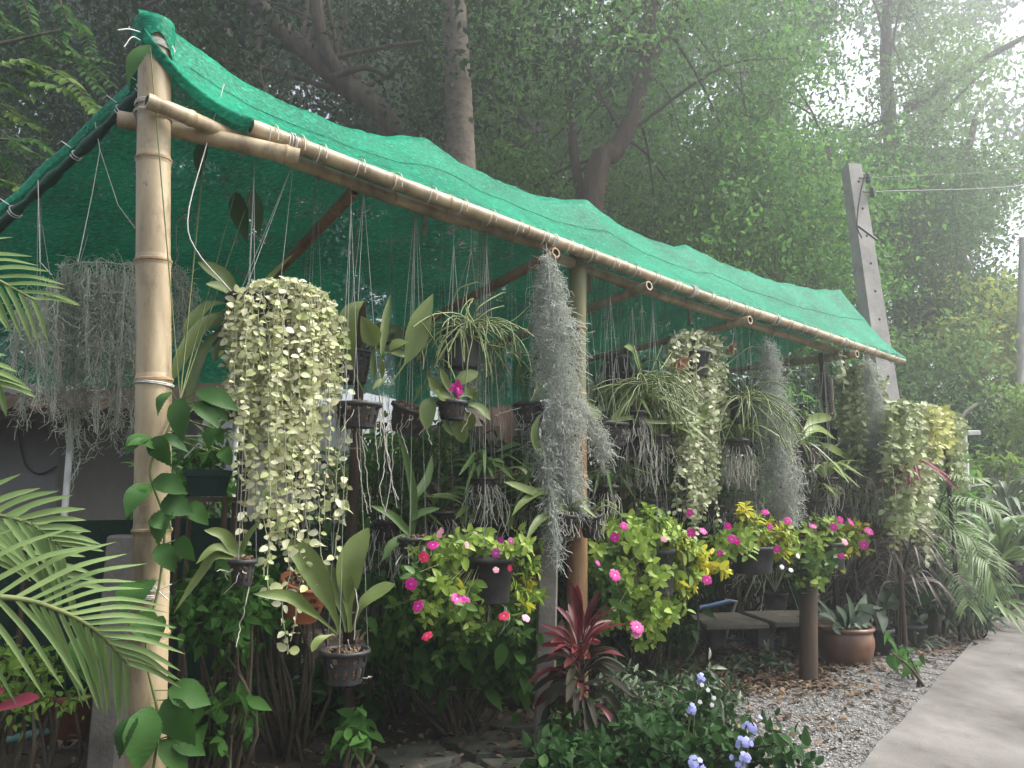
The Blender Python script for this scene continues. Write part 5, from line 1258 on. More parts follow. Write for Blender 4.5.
rhipsalis('pale green stick-stemmed cactus spilling from a grey pot right of the magenta flower', 470, 328, .02, 60, .30, 'lv_rhip', 131, pot=(462, 324, 42, 46, .10, 1), spread=1.0, up=.9,
          lift=[[(470, 328), (452, 312), (458, 290), (478, 282)], [(472, 325), (478, 308), (500, 294), (506, 293)], [(474, 322), (490, 310), (504, 306)], [(478, 330), (505, 326), (528, 330)], [(476, 328), (510, 322), (530, 305), (535, 300)], [(466, 330), (440, 312), (430, 318)], [(480, 340), (508, 345), (528, 338)], [(470, 318), (466, 300), (468, 285)], [(490, 345), (515, 352), (524, 368)]])
rhipsalis('tangle of thin green stems above the arching orchid straps', 644, 384, .0, 80, .34, 'lv_rhip', 132, pot=(640, 372, 22, 24, .15, 0), spread=1.2, up=.9, lift=[[(640, 400), (650, 375), (662, 345)], [(650, 405), (640, 370), (634, 346)], [(640, 392), (660, 370), (672, 352)]])
rhipsalis('stringy green cactus hanging from a dark pot left of the middle moss cylinder', 744, 398, .05, 62, .46, 'lv_rhip', 133, pot=(742, 398, 28, 26, .04, 0), spread=.9, up=.5, lift=[[(715, 372), (730, 362), (748, 348), (764, 346)], [(728, 380), (745, 394), (790, 420)], [(742, 396), (775, 400), (800, 410)]])
# dark upturned cone of bound roots
T = Thing('staghorn_mount', 'dark hanging mount wrapped in pale dangling roots behind the arching straps', 'hanging plant', R(618, 356, .35))
p, r, h = plain_pot(T, 618, 356, .35, 24, 36, 'plastic', taper=1.15); loose_roots(T, p, r, .38, 26, np.random.default_rng(5), spread=.4, rad=.0028); rim_wires(T, p, r, top_of(618, .35), 3)
mb = MB(); orchid_blades(mb, p + (.1, 0, -.1), 6, .2, .04, np.random.default_rng(6), up=.6); T.part('leaves', mb, [M['lv_orchd']])
# dry brown flower heads
for (px, py, off, s, lab, x2, y2) in ((682, 366, -.02, .055, 'large dried brown bloom in front of the variegated curtain', 674, 330), (732, 352, .0, .035, 'small dried brown bloom hanging on a wire under the beam', 735, 322)):
    rng = np.random.default_rng(px); p = R(px, py, off); T = Thing('dried_bloom', lab, 'flower', p, 'dried blooms'); mb = MB(); n = 26
    D = rng.normal(0, .5, (n, 3)) + (0, 0, -.8); scatter(mb, T_OVATE, np.tile(p + (0, 0, .03), (n, 1)) + rng.normal(0, .008, (n, 3)), D, rdir(n, rng), s * rng.uniform(.8, 1.4, n)); T.part('petals', mb, [M['pet_brown']])
    mb = MB(); tube(mb, [p + (0, 0, .03), R(x2, y2, off)], .0022, 4); T.part('stalk', mb, [M['wire']])
# red hanging bromeliad
T = Thing('red_bromeliad', 'crimson drooping bromeliad hanging among the far pale curtains', 'hanging plant', R(912, 465, -.25)); rng = np.random.default_rng(17)
p, r, h = plain_pot(T, 912, 462, -.25, 14, 10); mb = MB(); pp = R(913, 462, -.28); orchid_blades(mb, pp, 30, .17, .022, rng, up=-.1, arch=1.6, prof=STRP); T.part('leaves', mb, [M['lv_pink']]); rim_wires(T, p, r, R(912, 405, -.1), 2)
# terracotta wall pots with slots
for (px, py, off, w, h, tilt, lab, sd) in ((308, 580, .35, 50, 38, (.25, -.25, 1), 'largest orange terracotta pot with slots, half hidden by the lowest orchid', 1), (537, 547, .12, 26, 40, (-.22, -.2, 1), 'orange terracotta pot tilted beside the first flower basket', 2),
                                           (668, 523, .55, 26, 16, (.1, -.2, 1), 'small terracotta pot peeping above the second flower basket', 3), (716, 552, .40, 26, 14, (0, -.1, 1), 'small terracotta pot right of the yellow leaves', 4)):
    rng = np.random.default_rng(sd); T = Thing('terracotta_pot', lab, 'pot', R(px, py, off), 'hanging terracotta pots')
    p = R(px, py, off); m = mpp(p[1]); rr = w * m / 2; hh = h * m; t = nrm(tilt); mb = MB(); c = p - t * hh
    x = nrm(np.cross((0, 1, .01), t)); y = np.cross(t, x); ns, nw = 40, 9; th = np.linspace(0, 6.283, ns, endpoint=False)
    for ro in (0, -.007):
        V = [c + (rr * (.68 + .32 * i / (nw - 1)) + ro) * (math.cos(a) * x + math.sin(a) * y) + t * hh * i / (nw - 1) for i in range(nw) for a in th]
        F = [(i * ns + k, i * ns + (k + 1) % ns, (i + 1) * ns + (k + 1) % ns, (i + 1) * ns + k) for i in range(nw - 1) for k in range(ns) if not (i in (3,) and k % 5 in (0, 1)) and not (i == 5 and (k + 2) % 5 in (0, 1))]
        mb.add(V, F)
    lathe(mb, [(rr - .008, hh), (rr + .004, hh), (rr + .004, hh - .012), (rr - .001, hh - .014)], c, ns, 0, t); lathe(mb, [(0, 0), (rr * .68, 0)], c, ns, 0, t)
    b = T.part('body', mb, [M['terracotta']]); mb = MB(); fill_mesh(mb, c, rr * .88, hh, rng, t); T.part('potting_bark', mb, [M['bark_mix']], b)
    mb = MB(); orchid_blades(mb, p, 4, .16, .025, rng, up=.8); T.part('leaves', mb, [M['lv_orchd']]); rim_wires(T, p, rr, top_of(px, off), 3, r=.0011)
# square green planter under the eave, on its little rack
T = Thing('green_planter', 'square dark green planter with a small bush on a slim dark rack', 'planter', R(209, 470, 1.0)); p = R(209, 470, 1.0); m = mpp(p[1]); mb = MB()
wd = 33 * m; hh = 26 * m; q = []
for z, k in ((-hh, .78), (-.03, .97), (-.03, 1.05), (0, 1.05)): q += [p + (sx * wd / 2 * k, sy * wd / 2 * k, z) for sx, sy in ((-1, -1), (1, -1), (1, 1), (-1, 1))]
mb.add(q, [(r * 4 + k, r * 4 + (k + 1) % 4, r * 4 + 4 + (k + 1) % 4, r * 4 + 4 + k) for r in range(3) for k in range(4)] + [(12, 13, 14, 15), (3, 2, 1, 0)], 0, False); T.part('pot', mb, [M['greenplastic']])
mb = MB(); box(mb, p + (0, 0, -hh - .014), (wd * 1.5, wd, .022))
for sx in (-1, 1):
    for sy in (-1, 1): b = p + (sx * wd * .68, sy * wd * .4, -hh - .026); tube(mb, [b, np.array((b[0], b[1], -.03))], .012, 6)
T.part('rack', mb, [M['old_pole']]); mb = MB(); rng = np.random.default_rng(9); Pn = p + rng.normal(0, 1, (160, 3)) * np.array((.06, .05, .03)) + (0, 0, .04); scatter(mb, T_OVAL, Pn, rdir(160, rng), rdir(160, rng) + (0, 0, .7), .03); T.part('foliage', mb, [M['lv_under']])
mb = MB()
for pts in ([(176, 436), (204, 436)], [(184, 458), (204, 438)], [(190, 420), (207, 434)], [(190, 412), (218, 386)], [(207, 434), (207, 456)]): tube(mb, [R(x, y, .95) for x, y in pts], .003, 4)
single('tied_string', mb, [M['twine']], 'knotted white string web stretched right of the thick bamboo post', 'string')
# ------------------------------------------------------------------ flower baskets
def flower_mesh(p, face, s, rng):
    mb = MB(); f = nrm(face); x = nrm(np.cross(f, (0, .1, 1))); y = np.cross(x, f); a0 = rng.uniform(0, 6)
    for k in range(5):
        a = a0 + k * 1.2566; d = math.cos(a) * x + math.sin(a) * y; sd = np.cross(f, d)
        V = []
        for t, w, h in ((.08, .06, 0), (.35, .26, .03), (.7, .45, .03), (.92, .42, -.02), (1.0, .2, -.05)):
            for u in (-1, 0, 1): V.append(p + s * (d * t + sd * w * u + sd * .08 * t + f * (h + .03 * (1 - abs(u)))))
        mb.add(V, [(i * 3 + j, i * 3 + j + 1, i * 3 + j + 4, i * 3 + j + 3) for i in range(4) for j in (0, 1)], 0)
    c = p + f * s * .05; th = np.linspace(0, 6.283, 11)[:-1]
    mb.add([c + s * (.13 if k % 2 else .07) * (math.cos(t) * x + math.sin(t) * y) for k, t in enumerate(th)], [tuple(range(10))], 1, False)
    tube(mb, [p, p - f * s * .6 + (0, 0, -s * .5)], s * .05, 4, 2)
    return mb
def flower_basket(label, px, py, off, w, h, lobes, ylobes, flowers, seed, leaf=.05, trail=8, dl='lv_peri', hang=True, dark=()):
    rng = np.random.default_rng(seed); c = R(px, py, off); T = Thing('flower_basket', label, 'flower basket', c, 'hanging baskets of periwinkle flowers')
    p, r, hh = plain_pot(T, px, py, off, w, h, 'plastic', .82)
    def fol(lob, mat, nm, dens=1.0):
        if not lob: return
        mb, mbs = MB(), MB()
        for (x, y, rx, ry, n) in lob:
            n = int(n * dens); m = mpp(c[1]); cc = R(x, y, off - .02)
            tips = cc + np.clip(rng.normal(0, .62, (n, 3)), -1.3, 1.3) * np.array((rx * m, min(rx, ry) * m * .9 + .05, ry * m))
            for q in tips:                                   # each tip: a whorl of leaves on its own stalk
                k = int(rng.integers(5, 9)); ax_ = nrm(q - c + rng.normal(0, .08, 3) + (0, -.03, .02)); 
                b = q - ax_ * .07; tube(mbs, [c + (b - c) * .55 + (0, 0, .02), b, q], .0016, 3, cap=False)
                a = np.arange(k) * 2.4 + rng.uniform(0, 6); xx = nrm(np.cross(ax_, (0.1, .2, 1))); yy = np.cross(ax_, xx); t = np.arange(k) / k
                D = np.cos(a)[:, None] * xx + np.sin(a)[:, None] * yy + ax_ * (.1 + .9 * t[:, None]) + np.array((0, 0, -.25)); 
                scatter(mb, T_OVAL, q - ax_ * .06 * (1 - t[:, None]), D, ax_ + np.array((0, -.3, .9)) + rng.normal(0, .25, (k, 3)), leaf * rng.uniform(.6, 1.2, k) * (1.1 - .35 * t), wid=.78)
        f = T.part(nm, mb, [M[mat]]); T.part('stalks', mbs, [M['stem']], f)
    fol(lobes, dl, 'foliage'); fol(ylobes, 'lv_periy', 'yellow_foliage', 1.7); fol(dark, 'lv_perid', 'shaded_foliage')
    for (x, y, kind, s) in flowers:
        q = R(x, y, off - .20); face = np.array((rng.normal(.1, .6), -1, rng.normal(.4, .45)))
        T.part('flower', flower_mesh(q, face, s * mpp(q[1]) * .41, rng), [M['pet_' + kind], M['pet_white' if kind == 'pink' else 'eye'], M['stem']], label={'mag': None, 'red': 'crimson flower', 'pink': 'pale pink flower', 'purp': 'dark purple flower', 'white': 'white flower'}[kind])
    loose_roots(T, p + (0, 0, -hh), r * .7, .12, 6, rng, rad=.0012, name='dry_stalks')
    if hang: rim_wires(T, p, r, top_of(px, off), 3)
    return T
flower_basket('first flower basket with crimson and magenta blooms around a black pot', 486, 556, .0, 54, 44,
    [(445, 550, 26, 14, 24), (480, 545, 40, 10, 30), (525, 560, 14, 22, 22), (465, 600, 14, 16, 12), (440, 590, 24, 26, 22), (520, 600, 14, 22, 16), (478, 622, 12, 14, 8), (540, 600, 6, 8, 4)],
    [(446, 596, 8, 8, 2), (508, 562, 4, 8, 1), (528, 595, 6, 10, 2), (525, 545, 6, 5, 1)],
    [(433, 545, 'mag', 14), (424, 557, 'red', 14), (411, 584, 'mag', 15), (418, 606, 'mag', 15), (457, 599, 'mag', 16), (464, 602, 'mag', 16), (427, 636, 'red', 14), (440, 533, 'pink', 14), (467, 545, 'pink', 9), (496, 553, 'purp', 12), (501, 540, 'purp', 9), (511, 541, 'purp', 9), (496, 570, 'pink', 8), (504, 616, 'red', 14), (526, 618, 'pink', 11), (510, 568, 'red', 8)], 141, .048,
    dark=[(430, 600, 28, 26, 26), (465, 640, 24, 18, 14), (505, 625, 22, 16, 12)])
flower_basket('second flower basket with large yellow-green leaves spilling low and magenta blooms', 655, 548, .02, 38, 44,
    [(625, 540, 24, 18, 40), (650, 530, 34, 12, 40), (615, 565, 22, 20, 30), (640, 590, 24, 24, 34), (645, 620, 18, 20, 22), (670, 600, 16, 22, 20), (690, 575, 16, 20, 18), (672, 545, 24, 14, 24), (650, 508, 8, 6, 5)],
    [(678, 548, 14, 10, 9), (697, 560, 12, 16, 12), (712, 568, 12, 10, 6), (690, 585, 10, 14, 5), (660, 610, 8, 10, 3)],
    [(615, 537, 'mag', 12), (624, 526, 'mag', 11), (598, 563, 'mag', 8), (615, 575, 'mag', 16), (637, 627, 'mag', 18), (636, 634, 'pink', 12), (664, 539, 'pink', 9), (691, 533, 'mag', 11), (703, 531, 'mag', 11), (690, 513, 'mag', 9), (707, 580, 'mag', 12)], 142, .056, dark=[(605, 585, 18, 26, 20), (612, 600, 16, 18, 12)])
flower_basket('third flower basket with a wide black pot and yellow leaves above', 752, 546, .02, 42, 26,
    [(735, 535, 18, 12, 24), (760, 530, 24, 14, 30), (722, 545, 12, 16, 12), (780, 540, 14, 10, 14), (775, 560, 6, 6, 4)], [(770, 525, 14, 12, 10), (765, 540, 16, 8, 9), (757, 512, 7, 6, 4), (781, 545, 10, 8, 6), (744, 505, 4, 6, 3)],
    [(728, 526, 'mag', 9), (732, 539, 'mag', 11), (737, 541, 'mag', 9), (765, 512, 'mag', 10), (770, 527, 'mag', 8), (788, 521, 'mag', 10), (777, 549, 'mag', 9), (720, 553, 'mag', 8)], 143, .055)
flower_basket('fourth flower basket with trailing dark green leaves and white blooms, by the dark far post', 826, 542, .02, 36, 26,
    [(808, 540, 14, 16, 24), (828, 532, 22, 12, 34), (850, 538, 14, 10, 18), (845, 550, 12, 10, 12), (810, 565, 12, 14, 14), (825, 522, 14, 6, 10)], [(852, 528, 10, 8, 8), (838, 555, 8, 6, 5), (858, 542, 6, 6, 4)],
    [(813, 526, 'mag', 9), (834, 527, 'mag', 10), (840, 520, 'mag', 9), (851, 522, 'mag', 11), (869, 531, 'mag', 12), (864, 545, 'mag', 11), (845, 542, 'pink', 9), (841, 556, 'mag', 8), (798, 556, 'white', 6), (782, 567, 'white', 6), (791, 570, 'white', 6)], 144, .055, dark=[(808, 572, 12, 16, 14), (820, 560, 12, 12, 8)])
# black pot of bare stalks below the third basket
T = Thing('stalk_pot', 'black pot of dry bare stalks on the grey stone bench', 'pot', R(775, 592, .25)); p, r, h = plain_pot(T, 775, 592, .25, 24, 16); mb = MB(); rng = np.random.default_rng(4)
for k in range(16):
    a = rng.uniform(0, 6.28); d = np.array((math.cos(a), math.sin(a) * .6, 0)); tube(mb, catmull([p, p + d * .1 + (0, 0, .16), p + d * .28 + (0, 0, rng.uniform(-.15, .2))], 9), .0025, 4)
T.part('stalks', mb, [M['palestem']])
# ------------------------------------------------------------------ palm at the lower left
def frond(T, name, line, n, Lmax, w, mat, rng, side=(1, 1), droop=.35, prof=STRP, fwd=.7, face=(0.1, -.6, .8)):
    c = catmull(line, 40); mbr = MB(); tube(mbr, c, np.linspace(.009, .003, 40), 6)
    t = np.linspace(.05, .99, n); q = np.stack([np.interp(t * 39, np.arange(40), c[:, i]) for i in range(3)], 1); tg = nrm(np.gradient(q, axis=0)); sd = nrm(np.cross(tg, face)); up = np.cross(sd, tg)
    mb = MB()
    for i in range(n):
        for k, sg in ((0, -1), (1, 1)):
            L = Lmax * side[k] * (1 - .55 * t[i] ** 2) * rng.uniform(.9, 1.08) * (.6 + .4 * min(1, t[i] * 5))
            d = nrm(sd[i] * sg + tg[i] * (fwd + .8 * t[i]) + up[i] * .18 + rng.normal(0, .05, 3)); e = q[i] + d * L
            dr = droop * L * rng.uniform(.7, 1.2)
            blade(mb, [q[i], q[i] + d * L * .5 + (0, 0, -dr * .15), e + (0, 0, -dr)], w * rng.uniform(.85, 1.1), prof, face, .2, 10, twist=rng.uniform(-.25, .25))
    f = T.part(name, mbr, [M['stem']]); T.part('leaflets', mb, [M[mat]], f)
rng = np.random.default_rng(61)
pb = np.array((-1.75, 1.55, -.03)); T = Thing('feather_palm', 'palm with long arching grey-green fronds filling the lower left corner', 'palm', pb)
mb = MB(); tube(mb, catmull([pb, pb + (.02, .03, .35), pb + (.05, .05, .75)], 10), np.linspace(.05, .035, 10), 12); T.part('trunk', mb, [M['stem']])
cr = pb + (.05, .05, .75)
frond(T, 'frond', [cr, P(-150, 600, 1.58), P(0, 597, 1.66), P(58, 610, 1.75), P(98, 632, 1.82), P(128, 664, 1.88)], 23, .25, .012, 'lv_palm', rng, side=(1.15, .95), droop=.22, fwd=.8, face=(.1, -.9, .35))
frond(T, 'frond', [cr, P(-230, 300, 1.7), P(-110, 255, 1.75), P(-30, 268, 1.8), P(35, 300, 1.85)], 19, .24, .012, 'lv_palm', rng, droop=.22, face=(.1, -.9, .4))
frond(T, 'frond', [cr, P(-210, 440, 1.75), P(-100, 370, 1.85), P(-40, 360, 1.9), P(0, 385, 1.95)], 16, .17, .015, 'lv_palm', rng, droop=.25, face=(.1, -.9, .4))
frond(T, 'frond', [cr, P(-180, 560, 1.9), P(-60, 515, 2.0), P(20, 520, 2.05), P(60, 545, 2.1)], 20, .22, .018, 'lv_palm', rng, droop=.15, face=(.1, -.9, .4))
frond(T, 'frond', [cr, P(-170, 650, 1.9), P(-80, 560, 2.1), P(10, 545, 2.2), P(70, 585, 2.3)], 18, .24, .018, 'lv_palm', rng, droop=.12, face=(.1, -.9, .4))
frond(T, 'frond', [cr, cr + (-.25, -.1, .5), cr + (-.7, -.2, .7), cr + (-1.1, -.25, .4)], 18, .35, .026, 'lv_palm', rng, droop=.4)
mb = MB(); b = np.array((-1.55, 1.75, -.02)); T = Thing('maroon_croton', 'single maroon leafed plant poking in at the lower left edge', 'plant', b)
tube(mb, catmull([b, P(-90, 690, 1.75), P(-40, 715, 1.75)], 8), .008, 6); T.part('stem', mb, [M['darkstem']]); mb = MB()
blade(mb, [P(-45, 716, 1.75), P(0, 708, 1.72), P(22, 702, 1.7), P(40, 697, 1.7)], .034, ORCH, (.1, -.7, .7)); blade(mb, [P(-45, 705, 1.75), P(-20, 690, 1.72), P(5, 692, 1.72)], .03); blade(mb, [P(-45, 720, 1.75), P(-40, 760, 1.72), P(-10, 775, 1.7)], .03); T.part('leaves', mb, [M['lv_pink']])
# ------------------------------------------------------------------ vine climbing the thick post
rng = np.random.default_rng(62); T = Thing('climbing_vine', 'dark green heart-leaved vine climbing the thick bamboo post', 'vine', R(160, 768, -.08)); mb = MB()
vine = catmull([R(150, 790, -.09), R(158, 720, -.09), R(146, 650, -.09), R(160, 580, -.09), R(164, 520, -.09), R(150, 470, -.09), R(168, 430, -.08), R(180, 400, -.05)], 50); tube(mb, vine, .0045, 5)
mbl = MB()
LV = [((150, 480), (122, 496), 30, 14), ((150, 478), (140, 455), 0, 0)]
def vleaf(x0, y0, x1, y1, wpx, d=-.10, e=None):
    a = R(x0, y0, d); b = R(x0 + (x1 - x0) * 1.2, y0 + (y1 - y0) * 1.2, d - .03 + rng.uniform(-.03, .02)); m = (a + b) / 2 + np.array((0, -.015, .012))
    blade(mbl, [a, m, b], wpx * mpp(a[1]) * .88, ([0, .08, .25, .5, .72, .9, 1], [.06, .42, .86, 1, .72, .26, .02]), np.array((rng.uniform(-.4, .4), -.9, rng.uniform(.2, .7))), .13, 24, twist=rng.uniform(-.4, .4), rib=.022)
    tube(mb, [a, vine[int(np.argmin(np.linalg.norm(vine - a, axis=1)))]], .0022, 4)
for a in ((150, 436, 130, 452, 20), (160, 437, 184, 450, 16), (152, 438, 168, 462, 26), (158, 448, 132, 446, 14), (180, 398, 182, 435, 26), (172, 392, 160, 412, 18), (196, 392, 232, 408, 24), (196, 402, 215, 424, 24), (212, 410, 226, 420, 14),
          (213, 428, 210, 446, 16), (216, 430, 222, 443, 14), (210, 452, 204, 462, 18), (220, 450, 230, 462, 18), (152, 482, 182, 492, 24), (150, 484, 130, 512, 24), (146, 484, 140, 500, 16), (160, 505, 188, 512, 28), (168, 508, 160, 540, 30), (186, 505, 205, 522, 22), (150, 520, 168, 528, 20),
          (176, 540, 192, 558, 22), (158, 545, 172, 568, 24), (150, 580, 128, 608, 44), (140, 612, 152, 640, 30), (154, 618, 158, 638, 26), (100, 640, 75, 668, 36), (92, 648, 92, 682, 26), (168, 690, 204, 702, 32), (164, 700, 190, 738, 38), (150, 706, 140, 762, 38), (158, 712, 178, 730, 30), (136, 715, 122, 752, 26), (172, 735, 200, 752, 26), (150, 45, 131, 78, 22), (160, 740, 184, 770, 24)):
    vleaf(*a)
for a in ((212, 80, 219, 118, 26, .35), (235, 192, 245, 235, 22, .45), (252, 190, 258, 230, 20, .45), (205, 140, 200, 172, 16, .4)): vleaf(*a)
T.part('stem', mb, [M['stem']]); T.part('leaves', mbl, [M['lv_vine']])
# ------------------------------------------------------------------ potted ground plants
def ground_pot(name, label, cat, px, py, r, h, mat, prof=None, group=None, ns=36):
    g = G(px, py); T = Thing(name, label, cat, np.array((g[0], g[1], 0.0)), group); c = np.array((g[0], g[1], .0)); mb = MB()
    pr = prof or [(0, 0), (.74, 0), (.96, .84), (1.04, .85), (1.04, 1), (.95, 1), (.93, .86), (0, .86)]
    lathe(mb, [(a * r, b * h) for a, b in pr], c, ns); T.part('pot', mb, [M[mat]]); mb = MB(); lathe(mb, [(0, h * .9), (r * .5, h * .885), (r * .9, h * .87)], c, 16); T.part('soil', mb, [M['soil']]); return T, c + (0, 0, h * .9)
rng = np.random.default_rng(63)
BIG = [(0, 0), (.72, 0), (.78, .03), (.92, .25), (1.0, .5), (1.0, .66), (.95, .82), (.93, .88), (1.02, .90), (1.04, .95), (1.0, 1.0), (.93, 1.0), (.9, .9), (.85, .85), (0, .85)]
T, c = ground_pot('glazed_pot', 'large round brown glazed pot with broad grey-green leaves', 'pot', 846, 663, .19, .245, 'glazed', BIG)
px_leaves(T, .12, [([(848, 628), (858, 612), (866, 594)], 15), ([(852, 628), (864, 616), (873, 604)], 13), ([(846, 628), (842, 616), (836, 606)], 11), ([(850, 628), (856, 622), (862, 630)], 11), ([(844, 628), (838, 628), (842, 634)], 12), ([(858, 624), (868, 626), (874, 630)], 8), ([(840, 626), (828, 618), (818, 614)], 9), ([(852, 626), (850, 608), (846, 592)], 8), ([(838, 624), (822, 604), (812, 598)], 4)], 'lv_grey', rng, prof=([0, .15, .3, .5, .75, 1], [.1, .2, .8, 1, .7, .03]), jit=.15)
mb = MB(); orchid_blades(mb, c, 10, .30, .09, rng, up=.9, arch=.6, prof=([0, .15, .3, .5, .75, 1], [.1, .2, .8, 1, .7, .03])); T.part('back_leaves', mb, [M['lv_sage']])
for (px, py, r, h, lab, sd) in ((881, 652, .10, .17, 'narrow black pot touching the glazed pot', 1), (908, 645, .14, .16, 'wider black pot farther along from the glazed pot', 2)):
    rng = np.random.default_rng(sd + 400); T, c = ground_pot('black_pot', lab, 'pot', px, py, r, h, 'greyplastic', group='black pots beside the glazed pot'); mb = MB(); n = 16
    Pn = c + rng.normal(0, 1, (n, 3)) * np.array((.10, .08, .05)) + (0, 0, .16); D = nrm(Pn - c) + rng.normal(0, .4, (n, 3)); scatter(mb, T_OVATE, Pn, D, rdir(n, rng) * .6 + (0, -.4, .8), rng.uniform(.10, .18, n)); T.part('leaves', mb, [M['lv_grey'] if sd == 1 else M['lv_shrub']])
    mb = MB(); [tube(mb, [c, q], .003, 4, cap=False) for q in Pn[::2]]; T.part('stems', mb, [M['stem']])
# red cordyline in a terracotta pot
rng = np.random.default_rng(64); g = G(578, 738); T, c = ground_pot('red_cordyline', 'red cordyline with dark drooping lower leaves in front of the middle post', 'plant', 580, 745, .12, .16, 'oldterra')
top = R(580, 640, -.28); mb = MB(); tube(mb, catmull([c, (c + top) / 2 + (.01, 0, 0), top], 10), np.linspace(.016, .012, 10), 8); T.part('stem', mb, [M['darkstem']])
def rosette(mb, base, n, L, w, elev, rng, arch=.5, prof=ORCH, flat=1.0):
    for k in range(n):
        a = k * 2.4 + rng.uniform(-.3, .3); h = np.array((math.cos(a), math.sin(a), 0)); e = rng.uniform(*elev); l = L * rng.uniform(.7, 1.1); d = h * math.cos(e) + np.array((0, 0, math.sin(e)))
        q0 = base + h * .012; q1 = q0 + d * l * .5; q2 = q1 + nrm(d + np.array((0, 0, -arch))) * l * .5
        blade(mb, [q0, q1, q2], w * rng.uniform(.8, 1.15), prof, nrm(-h * .4 + np.array((0, -.5, .8))), .22, 11, twist=rng.uniform(-.5, .5))
mb, md = MB(), MB()
for k in range(96):
    u = rng.uniform(0, 1) ** .8; a = k * 2.4 + rng.uniform(-.5, .5); h = np.array((math.cos(a), math.sin(a), 0)); e = 1.35 - 1.75 * u + rng.normal(0, .22); l = rng.uniform(.15, .24)
    d = h * math.cos(e) + np.array((0, 0, math.sin(e))); b0 = top + (0, 0, .02 - .30 * u) + h * .012; q1 = b0 + d * l * .5; q2 = q1 + nrm(d + np.array((0, 0, -.35 - .8 * u))) * l * .5
    blade(mb if (u < .42 or rng.uniform() < .12) else md, [b0, q1, q2], rng.uniform(.026, .038), ORCH, nrm(-h * .4 + np.array((0, -.5, .8))), .24, 11, twist=rng.uniform(-.6, .6))
T.part('red_leaves', mb, [M['lv_red']]); T.part('dark_leaves', md, [M['lv_mar']])
T, c = ground_pot('terracotta_tub', 'terracotta pot on the ground left of the grey square post', 'pot', 533, 702, .12, .15, 'oldterra'); rng = np.random.default_rng(65); mb = MB(); orchid_blades(mb, c, 14, .25, .02, rng, up=.9, arch=.6, prof=STRP); T.part('leaves', mb, [M['lv_under']])
T, c = ground_pot('terracotta_tub', 'terracotta pot half hidden behind the big palm frond', 'pot', 66, 735, .14, .2, 'oldterra'); mb = MB(); orchid_blades(mb, c, 14, .35, .06, rng, up=1.1, arch=.5); T.part('leaves', mb, [M['lv_under']])
# dusky strappy clump behind the glazed pot
for (px, py, Y, n, L, w, mat, mat2, lab, sd) in ((890, 640, 6.25, 120, .72, .026, 'lv_strap', 'lv_pink', 'dusky strap-leaved clump with red young leaves behind the glazed pot', 71),):
    rng = np.random.default_rng(sd); b = gz(P(px, 560, Y)); T = Thing('strap_plant', lab, 'plant', b); mb, mr, ms = MB(), MB(), MB()
    for k in range(9):
        a = rng.uniform(0, 6.28); hd = b + np.array((math.cos(a) * .26, math.sin(a) * .26, rng.uniform(.38, .85))); tube(ms, catmull([b + (math.cos(a) * .06, math.sin(a) * .06, 0), (b + hd) / 2 + (0, 0, .1), hd], 8), .009, 6)
        rosette(mb, hd, 26, .50, .017, (-.3, 1.2), rng, 1.3, STRP)
        if k < 4: rosette(mr, hd + (0, 0, .05), 6, .36, .022, (.4, 1.35), rng, .8, STRP)
    T.part('stems', ms, [M['darkstem']]); T.part('leaves', mb, [M[mat]]); T.part('red_leaves', mr, [M[mat2]])
# right-hand palms and straps
rng = np.random.default_rng(66)
b = gz(P(930, 600, 6.7)); T = Thing('date_palm', 'small green palm with feathery fronds arching over the path edge', 'palm', b); mb = MB(); cr = P(932, 560, 6.7); tube(mb, catmull([b, (b + cr) / 2 + (.02, 0, 0), cr], 8), .05, 10); T.part('trunk', mb, [M['bark']])
for ln in ([(932, 560), (950, 505), (978, 500), (998, 512)], [(932, 560), (945, 530), (972, 540), (988, 590)], [(932, 560), (938, 515), (952, 480), (975, 478)], [(932, 560), (960, 550), (985, 560), (996, 590)], [(932, 560), (915, 520), (905, 500), (892, 505)], [(932, 560), (930, 520), (925, 505), (915, 512)], [(932, 560), (950, 560), (962, 580), (968, 605)]):
    frond(T, 'frond', [P(x, y, 6.7 - .25 * i + .2 * rng.uniform()) for i, (x, y) in enumerate(ln)], 30, .30, .016, 'lv_palmf', rng, droop=.45, fwd=.5)
for (px, py, Y, n, L, w, mat, lab, sd, z0, grp) in ((1000, 560, 7.6, 46, .85, .055, 'lv_palmf', 'tall green strap-leaved plant at the right edge above the path', 81, .55, 1), (985, 612, 7.2, 26, .62, .05, 'lv_palmf', 'low strap-leaved plant leaning out over the path', 82, .12, 1), (945, 600, 7.0, 24, .5, .07, 'lv_grey', 'broad pale strap plant under the small palm', 83, .1, 1), (1030, 540, 8.4, 40, .9, .055, 'lv_sage', 'far strap-leaved plant cut by the right edge of the picture', 84, .5, 1), (1008, 520, 8.6, 26, .8, .06, 'lv_sage', 'upright pale spiky plant behind the tall strap plant', 85, .9, 1)):
    rng = np.random.default_rng(sd); b = gz(P(px, py, Y)); T = Thing('strap_plant', lab, 'plant', b, 'strap-leaved plants along the path'); mb = MB(); tube(mb, [b, b + (0, 0, z0 + .06)], .04, 8); T.part('stem', mb, [M['bark']])
    mb = MB(); rosette(mb, b + (0, 0, z0 + .05), n, L, w, (-.1, 1.35), rng, .9, STRP); T.part('leaves', mb, [M[mat]])
